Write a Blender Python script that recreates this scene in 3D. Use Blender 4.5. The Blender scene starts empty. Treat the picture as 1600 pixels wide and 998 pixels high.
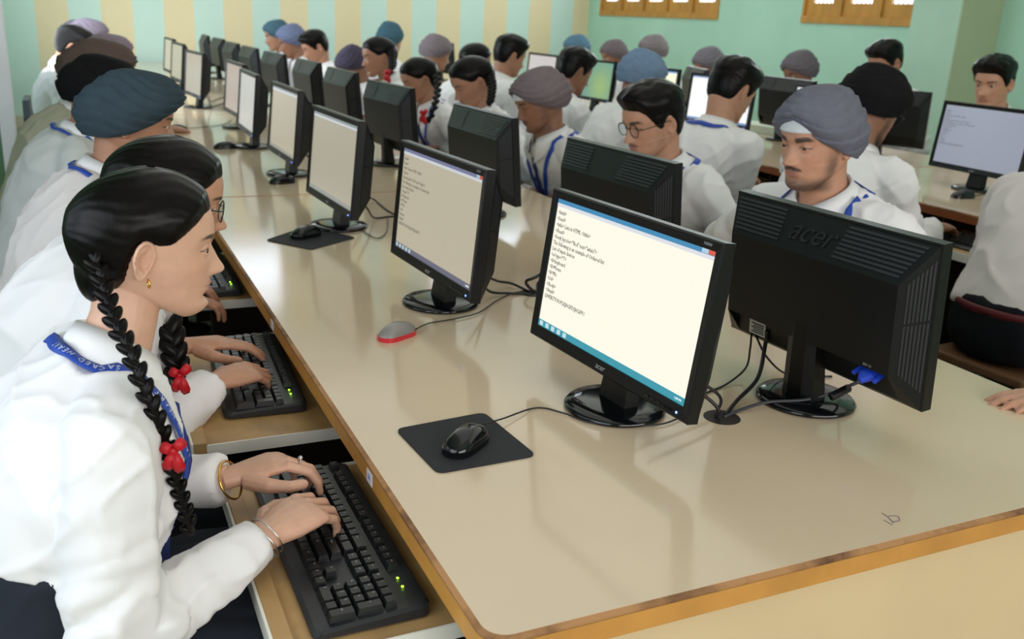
import bpy, bmesh, math, random
import numpy as np
from mathutils import Vector, Matrix, noise
from mathutils.bvhtree import BVHTree
random.seed(7)
SC = bpy.context.scene
COL = SC.collection
PI = math.pi
R = math.radians

# ------------------------------------------------------------------ camera
F_PX = 1451.55
CAM = np.array([-0.377, -0.811, 1.43])
YAW, PITCH, ROLL = R(25.505), R(17.92), R(2.91)
def cam_basis():
    f = np.array([math.sin(YAW)*math.cos(PITCH), math.cos(YAW)*math.cos(PITCH), -math.sin(PITCH)])
    r = np.array([math.cos(YAW), -math.sin(YAW), 0.0]); u = np.cross(r, f)
    c, s = math.cos(ROLL), math.sin(ROLL)
    return c*r+s*u, -s*r+c*u, f
CR, CU, CF = cam_basis()
cam_data = bpy.data.cameras.new('camera'); cam = bpy.data.objects.new('camera', cam_data); COL.objects.link(cam)
cam.matrix_world = Matrix(((CR[0], CU[0], -CF[0], CAM[0]), (CR[1], CU[1], -CF[1], CAM[1]), (CR[2], CU[2], -CF[2], CAM[2]), (0, 0, 0, 1)))
cam_data.sensor_width = 36; cam_data.lens = F_PX/1600*36
cam_data.clip_start = 0.05; cam_data.clip_end = 100
cam_data.dof.use_dof = True; cam_data.dof.focus_distance = 1.5; cam_data.dof.aperture_fstop = 6.3
SC.camera = cam
def ray(px, py):
    return CR*((px-800)/F_PX) - CU*((py-499)/F_PX) + CF
def onz(px, py, z):
    d = ray(px, py); return CAM + d*((z-CAM[2])/d[2])
def onx(px, py, x):
    d = ray(px, py); return CAM + d*((x-CAM[0])/d[0])
def ony(px, py, y):
    d = ray(px, py); return CAM + d*((y-CAM[1])/d[1])

# ------------------------------------------------------------------ light
SC.view_settings.view_transform = 'Standard'; SC.view_settings.look = 'None'
SC.view_settings.gamma = 1.0; SC.view_settings.use_curve_mapping = False
SC.view_settings.exposure = 0.0
w = bpy.data.worlds.new('world'); SC.world = w; w.use_nodes = True
bgn = w.node_tree.nodes['Background']; bgn.inputs[0].default_value = (0.80, 0.90, 1.0, 1); bgn.inputs[1].default_value = 1.2
def area(name, loc, target, sx, sy, power, color):
    L = bpy.data.lights.new(name, 'AREA'); L.shape = 'RECTANGLE'; L.size = sx; L.size_y = sy; L.energy = power; L.color = color
    o = bpy.data.objects.new(name, L); COL.objects.link(o); o.location = loc
    d = Vector(target)-Vector(loc); o.rotation_euler = d.to_track_quat('-Z', 'Y').to_euler()
    return o
area('window_daylight_left', (-1.70, -0.4, 1.75), (0.3, 0.4, 0.9), 2.6, 1.5, 34, (0.86, 0.93, 1.0))
area('window_daylight_left_far', (-1.0, 7.2, 1.75), (2.6, 9.4, 1.2), 4.4, 1.5, 90, (0.86, 0.93, 1.0))
area('window_daylight_rear', (1.5, -3.9, 2.0), (1.6, 2.0, 0.9), 5.0, 1.6, 120, (1.0, 0.91, 0.87))
area('window_daylight_right', (6.14, 7.3, 2.4), (2.0, 7.3, 2.2), 5.0, 0.7, 60, (0.92, 0.97, 1.0))
area('ceiling_fill_light', (2.6, 4.4, 4.12), (2.6, 4.4, 0), 5.5, 9.0, 85, (1.0, 0.97, 0.92))  # unseen overhead fill, added to brighten the room; no lamp fixtures

# ------------------------------------------------------------------ helpers
def tag(o, label=None, cat=None, group=None, kind=None):
    if label: o['label'] = label
    if cat: o['category'] = cat
    if group: o['group'] = group
    if kind: o['kind'] = kind
    return o
def empty(name, loc=(0, 0, 0), rz=0):
    o = bpy.data.objects.new(name, None); COL.objects.link(o); o.location = loc; o.rotation_euler = (0, 0, rz)
    o.empty_display_size = 0.05
    return o
def link_mesh(name, me, mat, parent=None):
    o = bpy.data.objects.new(name, me); COL.objects.link(o)
    if mat is not None:
        me.materials.clear(); me.materials.append(mat)
    if parent is not None: o.parent = parent
    return o
def smooth(me, on=True):
    me.polygons.foreach_set('use_smooth', [on]*len(me.polygons)); me.update()
class MB:
    """collects shapes into one mesh"""
    def __init__(s): s.v = []; s.f = []
    def add(s, v, f):
        n = len(s.v); s.v += [tuple(float(c) for c in p) for p in v]; s.f += [tuple(i+n for i in q) for q in f]; return s
    def box(s, x0, x1, y0, y1, z0, z1, M=None, bev=0.0):
        if bev > 0:
            b = bev; pts = []
            # chamfered box: 24 verts
            bm = bmesh.new(); bmesh.ops.create_cube(bm, size=1)
            for q in bm.verts: q.co = Vector(((x0+x1)/2+q.co.x*(x1-x0), (y0+y1)/2+q.co.y*(y1-y0), (z0+z1)/2+q.co.z*(z1-z0)))
            bmesh.ops.bevel(bm, geom=bm.edges[:], offset=b, segments=2, affect='EDGES', profile=0.5)
            bm.verts.index_update()
            v = [tuple((M @ q.co) if M is not None else q.co) for q in bm.verts]; f = [[q.index for q in fc.verts] for fc in bm.faces]
            bm.free(); return s.add(v, f)
        v = [(x0, y0, z0), (x1, y0, z0), (x1, y1, z0), (x0, y1, z0), (x0, y0, z1), (x1, y0, z1), (x1, y1, z1), (x0, y1, z1)]
        if M is not None: v = [tuple(M @ Vector(p)) for p in v]
        return s.add(v, [(0, 3, 2, 1), (4, 5, 6, 7), (0, 1, 5, 4), (1, 2, 6, 5), (2, 3, 7, 6), (3, 0, 4, 7)])
    def loft(s, rings, cap=True, closed=True):
        """rings: list of (n,3) arrays"""
        n = len(rings[0]); v = [p for r in rings for p in r]; f = []
        for i in range(len(rings)-1):
            for j in range(n if closed else n-1):
                k = (j+1) % n
                f.append((i*n+j, i*n+k, (i+1)*n+k, (i+1)*n+j))
        if cap and closed:
            f.append(tuple(reversed(range(n)))); f.append(tuple((len(rings)-1)*n+j for j in range(n)))
        return s.add(v, f)
    def tube(s, pts, rad, n=10, cap=True):
        return s.loft(tube_rings(pts, rad, n), cap)
    def prism(s, poly, z0, z1, M=None):
        n = len(poly); v = [(p[0], p[1], z0) for p in poly]+[(p[0], p[1], z1) for p in poly]
        if M is not None: v = [tuple(M @ Vector(p)) for p in v]
        f = [tuple(reversed(range(n))), tuple(range(n, 2*n))]+[(i, (i+1) % n, n+(i+1) % n, n+i) for i in range(n)]
        return s.add(v, f)
    def ellipsoid(s, c, r, M=None, nu=16, nv=10):
        rings = []
        for i in range(nv+1):
            a = PI*(i/nv); a = min(max(a, 0.02), PI-0.02)
            ring = [Vector((r[0]*math.sin(a)*math.cos(2*PI*j/nu), r[1]*math.sin(a)*math.sin(2*PI*j/nu), -r[2]*math.cos(a))) for j in range(nu)]
            rings.append([tuple((M @ p if M is not None else p)+Vector(c)) for p in ring])
        return s.loft(rings)
    def mesh(s, name):
        me = bpy.data.meshes.new(name); me.from_pydata(s.v, [], s.f); me.update(); return me
    def build(s, name, mat, parent=None, sm=False):
        me = s.mesh(name)
        bm = bmesh.new(); bm.from_mesh(me); bmesh.ops.recalc_face_normals(bm, faces=bm.faces[:]); bm.to_mesh(me); bm.free()
        if sm:
            smooth(me)
        return link_mesh(name, me, mat, parent)
def nrm(v):
    v = np.asarray(v, float); return v/ (np.linalg.norm(v)+1e-12)
def tube_rings(pts, rad, n=10):
    P = [np.asarray(p, float) for p in pts]; m = len(P)
    if not hasattr(rad, '__len__'): rad = [rad]*m
    t = [nrm(P[min(i+1, m-1)]-P[max(i-1, 0)]) for i in range(m)]
    a = np.array([0, 0, 1.0]) if abs(t[0][2]) < 0.9 else np.array([1.0, 0, 0])
    u = nrm(np.cross(t[0], a)); out = []
    for i in range(m):
        u = nrm(u-t[i]*np.dot(u, t[i])); w_ = np.cross(t[i], u)
        rr = rad[i]; ra, rb = (rr if hasattr(rr, '__len__') else (rr, rr))
        out.append([P[i]+u*ra*math.cos(2*PI*j/n)+w_*rb*math.sin(2*PI*j/n) for j in range(n)])
    return out
def spline(pts, n=8):
    """Catmull-Rom through pts"""
    P = [np.asarray(p, float) for p in pts]; P = [2*P[0]-P[1]]+P+[2*P[-1]-P[-2]]; out = []
    for i in range(1, len(P)-2):
        for k in range(n):
            t = k/n
            out.append(0.5*((2*P[i])+(-P[i-1]+P[i+1])*t+(2*P[i-1]-5*P[i]+4*P[i+1]-P[i+2])*t*t+(-P[i-1]+3*P[i]-3*P[i+1]+P[i+2])*t**3))
    out.append(P[-2]); return out
def remesh(mb, voxel, relax=2, fac=0.5):
    """fuses everything collected in mb into one closed skin and returns its mesh"""
    me = mb.mesh('tmp'); o = bpy.data.objects.new('tmp', me); COL.objects.link(o)
    m = o.modifiers.new('r', 'REMESH'); m.mode = 'VOXEL'; m.voxel_size = voxel; m.use_smooth_shade = True
    if relax:
        s = o.modifiers.new('s', 'SMOOTH'); s.factor = fac; s.iterations = relax
    dg = bpy.context.evaluated_depsgraph_get()
    res = bpy.data.meshes.new_from_object(o.evaluated_get(dg))
    bpy.data.objects.remove(o); bpy.data.meshes.remove(me)
    smooth(res)
    return res
def co_of(me):
    a = np.empty(len(me.vertices)*3); me.vertices.foreach_get('co', a); return a.reshape(-1, 3)
def set_co(me, a):
    me.vertices.foreach_set('co', np.ascontiguousarray(a).ravel()); me.update()
def nor_of(me):
    a = np.empty(len(me.vertices)*3); me.vertex_normals.foreach_get('vector', a); return a.reshape(-1, 3)
def vcol(me, rgb, name='tint'):
    at = me.attributes.new(name, 'FLOAT_COLOR', 'POINT')
    a = np.ones((len(me.vertices), 4)); a[:, :3] = rgb; at.data.foreach_set('color', a.ravel())

# ------------------------------------------------------------------ materials
def lin(h):
    c = [int(h[i:i+2], 16)/255 for i in (0, 2, 4)]
    return tuple(x/12.92 if x <= 0.04045 else ((x+0.055)/1.055)**2.4 for x in c)
def mat(name, col, rough=0.5, metal=0.0, spec=0.5, noise_scale=0, noise_amt=0.0, bump=0.0, bump_scale=50, emit=0, sss=0.0, coat=0.0, tint=False, stretch=(1, 1, 1)):
    m = bpy.data.materials.new(name); m.use_nodes = True; nt = m.node_tree; b = nt.nodes['Principled BSDF']
    col = lin(col) if isinstance(col, str) else col
    b.inputs['Base Color'].default_value = (*col, 1); b.inputs['Roughness'].default_value = rough; b.inputs['Metallic'].default_value = metal
    b.inputs['Specular IOR Level'].default_value = spec
    if coat: b.inputs['Coat Weight'].default_value = coat; b.inputs['Coat Roughness'].default_value = 0.08
    if sss:
        b.inputs['Subsurface Weight'].default_value = sss; b.inputs['Subsurface Radius'].default_value = (1.0, 0.35, 0.2); b.inputs['Subsurface Scale'].default_value = 0.008
    src = None
    if tint:
        at = nt.nodes.new('ShaderNodeAttribute'); at.attribute_name = 'tint'; src = at.outputs['Color']
    tc = nt.nodes.new('ShaderNodeTexCoord'); mp = nt.nodes.new('ShaderNodeMapping'); mp.inputs['Scale'].default_value = stretch
    nt.links.new(tc.outputs['Object'], mp.inputs['Vector'])
    if noise_scale:
        n = nt.nodes.new('ShaderNodeTexNoise'); n.inputs['Scale'].default_value = noise_scale; n.inputs['Detail'].default_value = 4
        nt.links.new(mp.outputs[0], n.inputs['Vector'])
        mr = nt.nodes.new('ShaderNodeMapRange'); mr.inputs[1].default_value = 0.3; mr.inputs[2].default_value = 0.7
        mr.inputs[3].default_value = 1-noise_amt; mr.inputs[4].default_value = 1+noise_amt
        nt.links.new(n.outputs['Fac'], mr.inputs[0])
        mx = nt.nodes.new('ShaderNodeMix'); mx.data_type = 'RGBA'; mx.blend_type = 'MULTIPLY'; mx.inputs[0].default_value = 1
        if src is not None: nt.links.new(src, mx.inputs[6])
        else: mx.inputs[6].default_value = (*col, 1)
        nt.links.new(mr.outputs[0], mx.inputs[7]); src = mx.outputs[2]
    if src is not None: nt.links.new(src, b.inputs['Base Color'])
    if bump:
        n2 = nt.nodes.new('ShaderNodeTexNoise'); n2.inputs['Scale'].default_value = bump_scale; n2.inputs['Detail'].default_value = 3
        nt.links.new(mp.outputs[0], n2.inputs['Vector'])
        bp = nt.nodes.new('ShaderNodeBump'); bp.inputs['Strength'].default_value = bump; bp.inputs['Distance'].default_value = 0.002
        nt.links.new(n2.outputs['Fac'], bp.inputs['Height']); nt.links.new(bp.outputs[0], b.inputs['Normal'])
    if emit:
        b.inputs['Emission Color'].default_value = (*col, 1); b.inputs['Emission Strength'].default_value = emit
    return m
M_SKIN = mat('skin', 'c08060', 0.48, sss=0.12, tint=True, noise_scale=60, noise_amt=0.05, bump=0.05, bump_scale=900)
M_HAIR = mat('hair', '0a0707', 0.34, spec=0.16, bump=0.35, bump_scale=60, stretch=(1, 1, 1), noise_scale=80, noise_amt=0.25)
M_EYE = mat('eye', 'ffffff', 0.12, tint=True)
M_SHIRT = mat('white_shirt', 'e9e7e8', 0.8, spec=0.2, bump=0.25, bump_scale=25)
M_COLLAR = mat('white_collar', 'ecebec', 0.78, spec=0.2)
M_TROUSER = mat('charcoal_cloth', '15161b', 0.85, spec=0.15, bump=0.2, bump_scale=60)
M_SKIRT = mat('navy_skirt_cloth', '262a33', 0.85, spec=0.15, bump=0.2, bump_scale=60)
M_BLUE = mat('blue_lanyard', '1f46a8', 0.55)
M_TIE = mat('navy_blue_tie', '1c2f78', 0.6)
M_RED = mat('red_ribbon', 'c01020', 0.5)
M_GOLD = mat('gold', 'e8b860', 0.25, metal=1)
M_SILVER = mat('silver', 'd8d8d8', 0.22, metal=1)
M_LETTER = mat('pale_lettering', 'cfd6ea', 0.5)
M_LENS = mat('lens_glass', 'f4f6f8', 0.05)
M_LENS.node_tree.nodes['Principled BSDF'].inputs['Transmission Weight'].default_value = 1.0
M_LENS.node_tree.nodes['Principled BSDF'].inputs['IOR'].default_value = 1.05
M_FRAME = mat('dark_spectacle_frame', '1a1a1e', 0.3)
M_PATKA = mat('white_cloth', 'd6d8dc', 0.8)
TURB = {}
def turban_mat(h):
    if h not in TURB: TURB[h] = mat('turban_cloth_'+h, h, 0.85, spec=0.15, bump=0.3, bump_scale=90, noise_scale=30, noise_amt=0.08)
    return TURB[h]
# ------------------------------------------------------------------ people
def interp(z, tab):
    zs = [t[0] for t in tab]; vs = [t[1] for t in tab]
    # smooth (monotone-ish) interpolation
    z = np.asarray(z, float); i = np.clip(np.searchsorted(zs, z)-1, 0, len(zs)-2)
    zs = np.array(zs, float); vs = np.array(vs, float)
    m = np.zeros(len(zs)); d = np.diff(vs)/np.diff(zs)
    m[1:-1] = np.where(d[:-1]*d[1:] > 0, 2*d[:-1]*d[1:]/(d[:-1]+d[1:]+1e-9), 0); m[0] = d[0]; m[-1] = d[-1]
    h = zs[i+1]-zs[i]; t = np.clip((z-zs[i])/h, 0, 1)
    return (2*t**3-3*t*t+1)*vs[i]+(t**3-2*t*t+t)*h*m[i]+(-2*t**3+3*t*t)*vs[i+1]+(t**3-t*t)*h*m[i+1]
FRONT = [(-11.2, 6.2), (-10.8, 7.2), (-10, 8.3), (-9, 8.75), (-8, 8.35), (-7.4, 8.4), (-6, 8.75), (-5, 9.0), (-4, 9.0), (-2.5, 9.0), (-1, 9.0), (0.4, 8.95), (1.4, 9.2), (2.4, 9.55), (4, 9.5), (6, 9.0), (8, 7.6), (9.5, 5.6), (10.5, 3.2), (11, 0.6)]
BACK = [(-11.2, 5.0), (-10.3, 3.2), (-9.3, 0.8), (-8.2, -1.2), (-7, -3.4), (-5.8, -6.0), (-4, -7.8), (-2, -8.9), (0, -9.6), (2, -10.0), (4, -9.9), (6, -9.0), (8, -7.2), (9.5, -5.0), (10.5, -2.6), (11, -0.6)]
HALF = [(-11.2, 1.2), (-10.8, 2.2), (-10, 3.3), (-9, 4.2), (-8, 4.9), (-7, 5.4), (-5, 6.1), (-3, 6.65), (-1, 7.0), (1, 7.25), (3, 7.4), (5, 7.3), (7, 6.6), (8.5, 5.5), (9.7, 4.1), (10.5, 2.6), (11, 0.7)]
def G(a, s): return np.exp(-(a/s)**2)
def sstep(a, lo, hi):
    t = np.clip((a-lo)/(hi-lo), 0, 1); return t*t*(3-2*t)
EYE_C = np.array([3.15, 7.25, 0.2]); EYE_R = 1.22
def face_bumps(x, z, sx, male, eye_open):
    ax = np.abs(x)
    d = np.zeros_like(x)
    # nose: bridge, tip, wings
    t = np.clip((1.2-z)/4.6, 0, 1)
    amp = 0.1+2.25*t**1.12
    amp = np.where(z < -3.55, 2.32*sstep(z, -4.65, -3.55), amp)*(z < 1.6)*sstep(-z, -1.8, -0.6)
    wdt = 0.92+0.62*t
    d += amp*G(x, wdt)
    d += 0.85*G(ax-1.35, 0.66)*G(z+3.55, 0.8)
    d += 0.22*G(ax, 1.2)*G(z+2.9, 0.8)
    # sockets, brow ridge
    d -= 0.85*G(ax-2.9, 1.5)*G(z-0.35, 1.05)
    d += (0.30 if male else 0.16)*G(ax-3.2, 2.0)*G(z-2.1, 0.75)
    # cheeks
    d += 0.38*G(ax-4.3, 1.7)*G(z+2.0, 1.7)
    d -= 0.22*G(ax-4.2, 1.3)*G(z+5.2, 1.4)
    # philtrum, lips, chin
    d -= 0.12*G(x, 0.4)*G(z+4.7, 0.5)
    lw = sstep(2.75-ax, 0, 1.5)
    d += 0.52*lw*G(z+5.45+0.10*ax, 0.48)+0.55*lw*G(z+6.65-0.10*ax, 0.55)
    d -= 0.42*sstep(2.9-ax, 0, 0.9)*G(z+6.02, 0.17)
    d -= 0.25*G(ax, 2.0)*G(z+7.6, 0.45)
    d += 0.42*G(x, 1.5)*G(z+9.2, 0.95)
    return d
def head_surface(nu, nv, male=False, eye_open=1.0, feat=1.0, off=None):
    """closed star-like surface of a head in cm: +Y is where the face looks, +Z up"""
    # rows dense in the face
    q = np.linspace(0, 1, nv); z = -11.2+22.2*(0.5-0.5*np.cos(PI*(0.04+0.92*q)))
    z = -11.19+22.18*(z-z.min())/(z.max()-z.min())
    s = np.linspace(0, 1, nu, endpoint=False)
    th = 2*PI*s; th = th-0.42*np.sin(2*(th-PI/2))*0.9*np.where(np.sin(th) > 0, 1, 0.4)  # denser at the front
    Z, T = np.meshgrid(z, th, indexing='ij')
    yf, yb, hw = interp(Z, FRONT), interp(Z, BACK), interp(Z, HALF)
    if male: hw = hw*np.where(Z < -4, 1.06, 1.02)
    yc = np.where(Z > -5, -1.0, -1.0+(yb+3.6)*0.0)
    yc = np.clip(np.maximum(yc, yb+0.35*(yf-yb)), None, yf-0.1)
    c, sn = np.cos(T), np.sin(T)
    n = 2.25
    X = hw*np.sign(c)*np.abs(c)**(2/n)
    Y = np.where(sn > 0, yc+(yf-yc)*np.abs(sn)**(2/n), yc-(yc-yb)*np.abs(sn)**(2/n))
    front = np.clip((Y-1.5)/4.5, 0, 1)*(sn > 0)
    Y = Y+feat*front*face_bumps(X, Z, X, male, eye_open)
    # eyelids: a shell over each eyeball with an almond opening
    if feat > 0:
        dx = np.abs(X)-EYE_C[0]; dz = Z-EYE_C[2]
        rr = dx*dx+dz*dz; rl = EYE_R+0.13
        lid = EYE_C[1]+np.sqrt(np.clip(rl*rl-rr, 0, None))
        inside = (rr < rl*rl) & (sn > 0)
        up = (0.46*eye_open)*(1-(dx/1.42)**2); lo = -0.34*eye_open*(1-(dx/1.42)**2)
        opn = sstep(np.minimum(up-dz, dz-lo), -0.04, 0.10)*(np.abs(dx) < 1.42)
        Y = np.where(inside, np.maximum(Y, lid)*(1-opn)+opn*(lid-0.36), Y)
    P = np.stack([X, Y, Z], -1)
    return P, (z, th)
def grid_faces(nv, nu, wrap=True):
    f = []
    for i in range(nv-1):
        for j in range(nu if wrap else nu-1):
            k = (j+1) % nu; f.append((i*nu+j, i*nu+k, (i+1)*nu+k, (i+1)*nu+j))
    return f
def frame_of(center, psi, pitch, roll, s):
    """matrix head cm -> world m"""
    f = np.array([math.cos(psi)*math.cos(pitch), math.sin(psi)*math.cos(pitch), -math.sin(pitch)])
    r0 = np.array([math.sin(psi), -math.cos(psi), 0.0]); u0 = np.cross(r0, f)
    c, sn = math.cos(roll), math.sin(roll)
    r = c*r0+sn*u0; u = -sn*r0+c*u0
    A = np.stack([r, f, u], 1)*s*0.01
    return A, np.asarray(center, float)
def to_w(P, fr): return np.asarray(P) @ fr[0].T + fr[1]
def to_l(P, fr): return (np.asarray(P)-fr[1]) @ np.linalg.inv(fr[0]).T
def ear_grid(side):
    """thick ear shell, head cm"""
    nr, na = 9, 28; out = []; back = []
    for i in range(nr):
        q = i/(nr-1)
        for j in range(na):
            a = 2*PI*j/na
            yy = math.cos(a)*1.75*q*(1.0+0.12*math.sin(a)); zz = math.sin(a)*3.1*q
            if zz < 0: yy *= 1-0.28*(-zz/3.1)
            yy += 0.12*zz-0.35
            h = 0.15+0.95*math.exp(-((q-0.9)/0.13)**2)*(1 if math.sin(a) > -0.55 else 0.55)+0.50*math.exp(-((q-0.55)/0.14)**2)*(1 if math.cos(a) < 0.35 else 0.2)
            ch = math.exp(-((yy-0.25)/0.62)**2-((zz+0.35)/0.85)**2); h -= 1.15*ch
            if zz < -2.0: h = max(h, 0.42)
            out.append((yy, zz, h)); back.append((yy*0.96, zz*0.97, h-0.55 if q > 0.5 else -0.7))
    ang = R(26)
    def place(yy, zz, h):
        y = -1.3+yy*math.cos(ang)+0.0; x = 7.0-yy*math.sin(ang)*1.0+h*math.cos(ang)
        y += h*math.sin(ang)
        return (side*(x+0.25), y, zz-0.7)
    v = [place(*p) for p in out]+[place(*p) for p in back]
    f = grid_faces(nr, na); n = nr*na
    f = f+[tuple(n+i for i in reversed(q)) for q in grid_faces(nr, na)]
    f += [((nr-1)*na+j, (nr-1)*na+(j+1) % na, n+(nr-1)*na+(j+1) % na, n+(nr-1)*na+j) for j in range(na)]
    f.append(tuple(reversed(range(na)))); f.append(tuple(n+j for j in range(na)))
    return v, f

HANDJ = []
def hand_into(mb, W, fwd, up, side, s=1.0, curl=(25, 30, 20), spread=4, thumb=0.6, n=10, lift=(0, 0, 0, 0)):
    """hand with wrist at W; side=+1 when the thumb is toward cross(up,fwd). returns finger tip list"""
    f = nrm(fwd); u = nrm(np.asarray(up, float)-f*np.dot(up, f)); l = np.cross(u, f)*side
    P = lambda a, b, c: np.asarray(W)+s*(f*a+l*b+u*c)
    ring = []
    for a, wd, h, cz in ((-0.015, 0.025, 0.019, 0), (0.012, 0.027, 0.018, 0), (0.04, 0.036, 0.0175, 0.001), (0.07, 0.041, 0.0155, 0.003), (0.09, 0.040, 0.012, 0.001), (0.1, 0.034, 0.008, -0.002)):
        ring.append([P(a, wd*math.cos(t), cz+h*math.sin(t)) for t in np.linspace(0, 2*PI, 16, endpoint=False)])
    mb.loft(ring)
    tips = []; HANDJ.append([])
    base = [(0.090, 0.029), (0.094, 0.010), (0.090, -0.010), (0.082, -0.028)]
    lens = [(0.041, 0.025, 0.020), (0.045, 0.029, 0.021), (0.042, 0.027, 0.020), (0.033, 0.020, 0.018)]
    rads = [(0.0098, 0.0085, 0.0078, 0.0066), (0.0100, 0.0087, 0.0079, 0.0067), (0.0096, 0.0083, 0.0075, 0.0064), (0.0086, 0.0074, 0.0067, 0.0057)]
    for k in range(4):
        ang = R(-4+lift[k]); p = P(base[k][0]-0.016, base[k][1]*0.92, 0.001); pts = [p]; sp = R(spread*(1.5-k)*0.9)
        q = P(base[k][0], base[k][1], 0.002); pts.append(q)
        for m in range(3):
            ang += R(curl[m]*(1.0+0.06*k))
            dr = (f*math.cos(sp)+l*math.sin(sp))*math.cos(ang)-u*math.sin(ang)
            q = q+dr*lens[k][m]*s; pts.append(q)
        rr = [rads[k][0]*0.95*s, rads[k][0]*s, rads[k][1]*s, rads[k][2]*s, rads[k][3]*s]
        # densify for knuckles and round tip
        PP, RR = [], []
        for i in range(len(pts)-1):
            for t in (0, 0.5):
                PP.append(pts[i]*(1-t)+pts[i+1]*t); RR.append((rr[i]*(1-t)+rr[i+1]*t)*(1.0 if t == 0 else 0.93))
        dr = nrm(pts[-1]-pts[-2])
        PP += [pts[-1]-dr*0.004*s, pts[-1]+dr*0.001*s, pts[-1]+dr*0.004*s]; RR += [rr[-1]*1.02, rr[-1]*0.85, rr[-1]*0.4]
        mb.tube(PP, RR, n); HANDJ[-1].append(pts); tips.append((pts[-1], dr, u*math.cos(ang)+f*math.sin(ang)))
    # thumb
    tb = P(0.022, 0.020, -0.006); t1 = P(0.052, 0.044+0.008*thumb, -0.014); t2 = P(0.082, 0.052+0.012*thumb, -0.021); t3 = P(0.108, 0.050+0.008*thumb, -0.026)
    dr = nrm(t3-t2)
    mb.tube([tb, (tb+t1)/2, t1, (t1+t2)/2, t2, (t2+t3)/2, t3-dr*0.003*s, t3+dr*0.003*s, t3+dr*0.006*s], [0.016*s, 0.0155*s, 0.0135*s, 0.0115*s, 0.0108*s, 0.0102*s, 0.0092*s, 0.0072*s, 0.003*s], n)
    tips.append((t3, dr, u))
    return tips
def ik(S, W, a, b, pole):
    S, W = np.asarray(S, float), np.asarray(W, float); d = W-S; L = np.linalg.norm(d); L2 = min(L, (a+b)*0.995)
    x = (a*a-b*b+L2*L2)/(2*L2); h = math.sqrt(max(a*a-x*x, 0)); n = d/L
    p = np.asarray(pole, float); p = nrm(p-n*np.dot(p, n))
    return S+n*x+p*h
SKINS = {'a': (0.53, 0.275, 0.175), 'b': (0.41, 0.20, 0.122), 'c': (0.29, 0.132, 0.078), 'f': (0.66, 0.385, 0.27)}

def hair_line(phi, style):
    if style == 'girl': tab = [(0, 6.6), (25, 6.2), (42, 4.6), (56, 2.9), (68, 1.7), (80, 1.6), (96, 2.0), (108, 0.0), (120, -4.2), (150, -6.8), (180, -7.6)]
    else: tab = [(0, 6.2), (25, 5.9), (40, 4.6), (50, 2.6), (58, 0.8), (66, -0.6), (76, -1.2), (84, 0.6), (98, 2.2), (110, 0.0), (122, -4.2), (150, -6.6), (180, -7.2)]
    return interp(phi, tab)
def build_hair(style, fr, detail, seed=0, vol=1.0):
    nu, nv = (150, 110) if detail else (64, 48)
    P, _ = head_surface(nu, nv, feat=0)
    X, Y, Z = P[..., 0], P[..., 1], P[..., 2]
    phi = np.degrees(np.arctan2(np.abs(X), Y+0.5))
    m = Z-hair_line(phi, style)
    if style == 'girl':
        t = 0.95*sstep(m, -0.1, 2.2)+0.22*sstep(m, -0.2, 0.25)
        t = t+0.9*sstep(-Y, 3, 8)*G(Z-0.5, 6)
        t = t-0.16*G(X, 0.35)*sstep(Z, 5.5, 7)*sstep(Y, -4, 2)
    else:
        top = sstep(Z, 3.0, 8.0)
        t = vol*((0.7+1.6*top+0.9*sstep(Y, 1, 6)*top)*sstep(m, -0.1, 2.2))+0.25*sstep(m, -0.2, 0.25)
        rs = np.random.RandomState(seed)
        t = t+0.16*top*np.sin(1.9*X+rs.rand()*6+0.8*np.sin(1.3*Y))*sstep(m, 0, 1)
    C = np.array([0, -1.0, 1.0]); D = P-C; L = np.linalg.norm(D, axis=-1, keepdims=True); D = D/L
    # strand ripples running from the hairline backwards
    fine = 0.035*np.sin(26*np.arctan2(X, Z-2)+3*np.sin(0.5*Y)) if detail else 0
    Q = P+D*(t+fine*sstep(m, 0, 1)-0.55*(1-sstep(m, -0.5, 0.05)))[..., None]
    mb = MB(); keep = []
    fs = grid_faces(nv, nu); mm = m.ravel()
    fs = [q for q in fs if max(mm[i] for i in q) > -0.6]
    mb.add(to_w(Q.reshape(-1, 3), fr), fs)
    if style == 'girl':
        A = fr[0]; M3 = Matrix([list(r) for r in A])
        mb.ellipsoid(to_w([(0, -7.3, -3.6)], fr)[0], (5.6, 3.2, 5.4), M3, 28, 18)
    return mb
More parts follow.
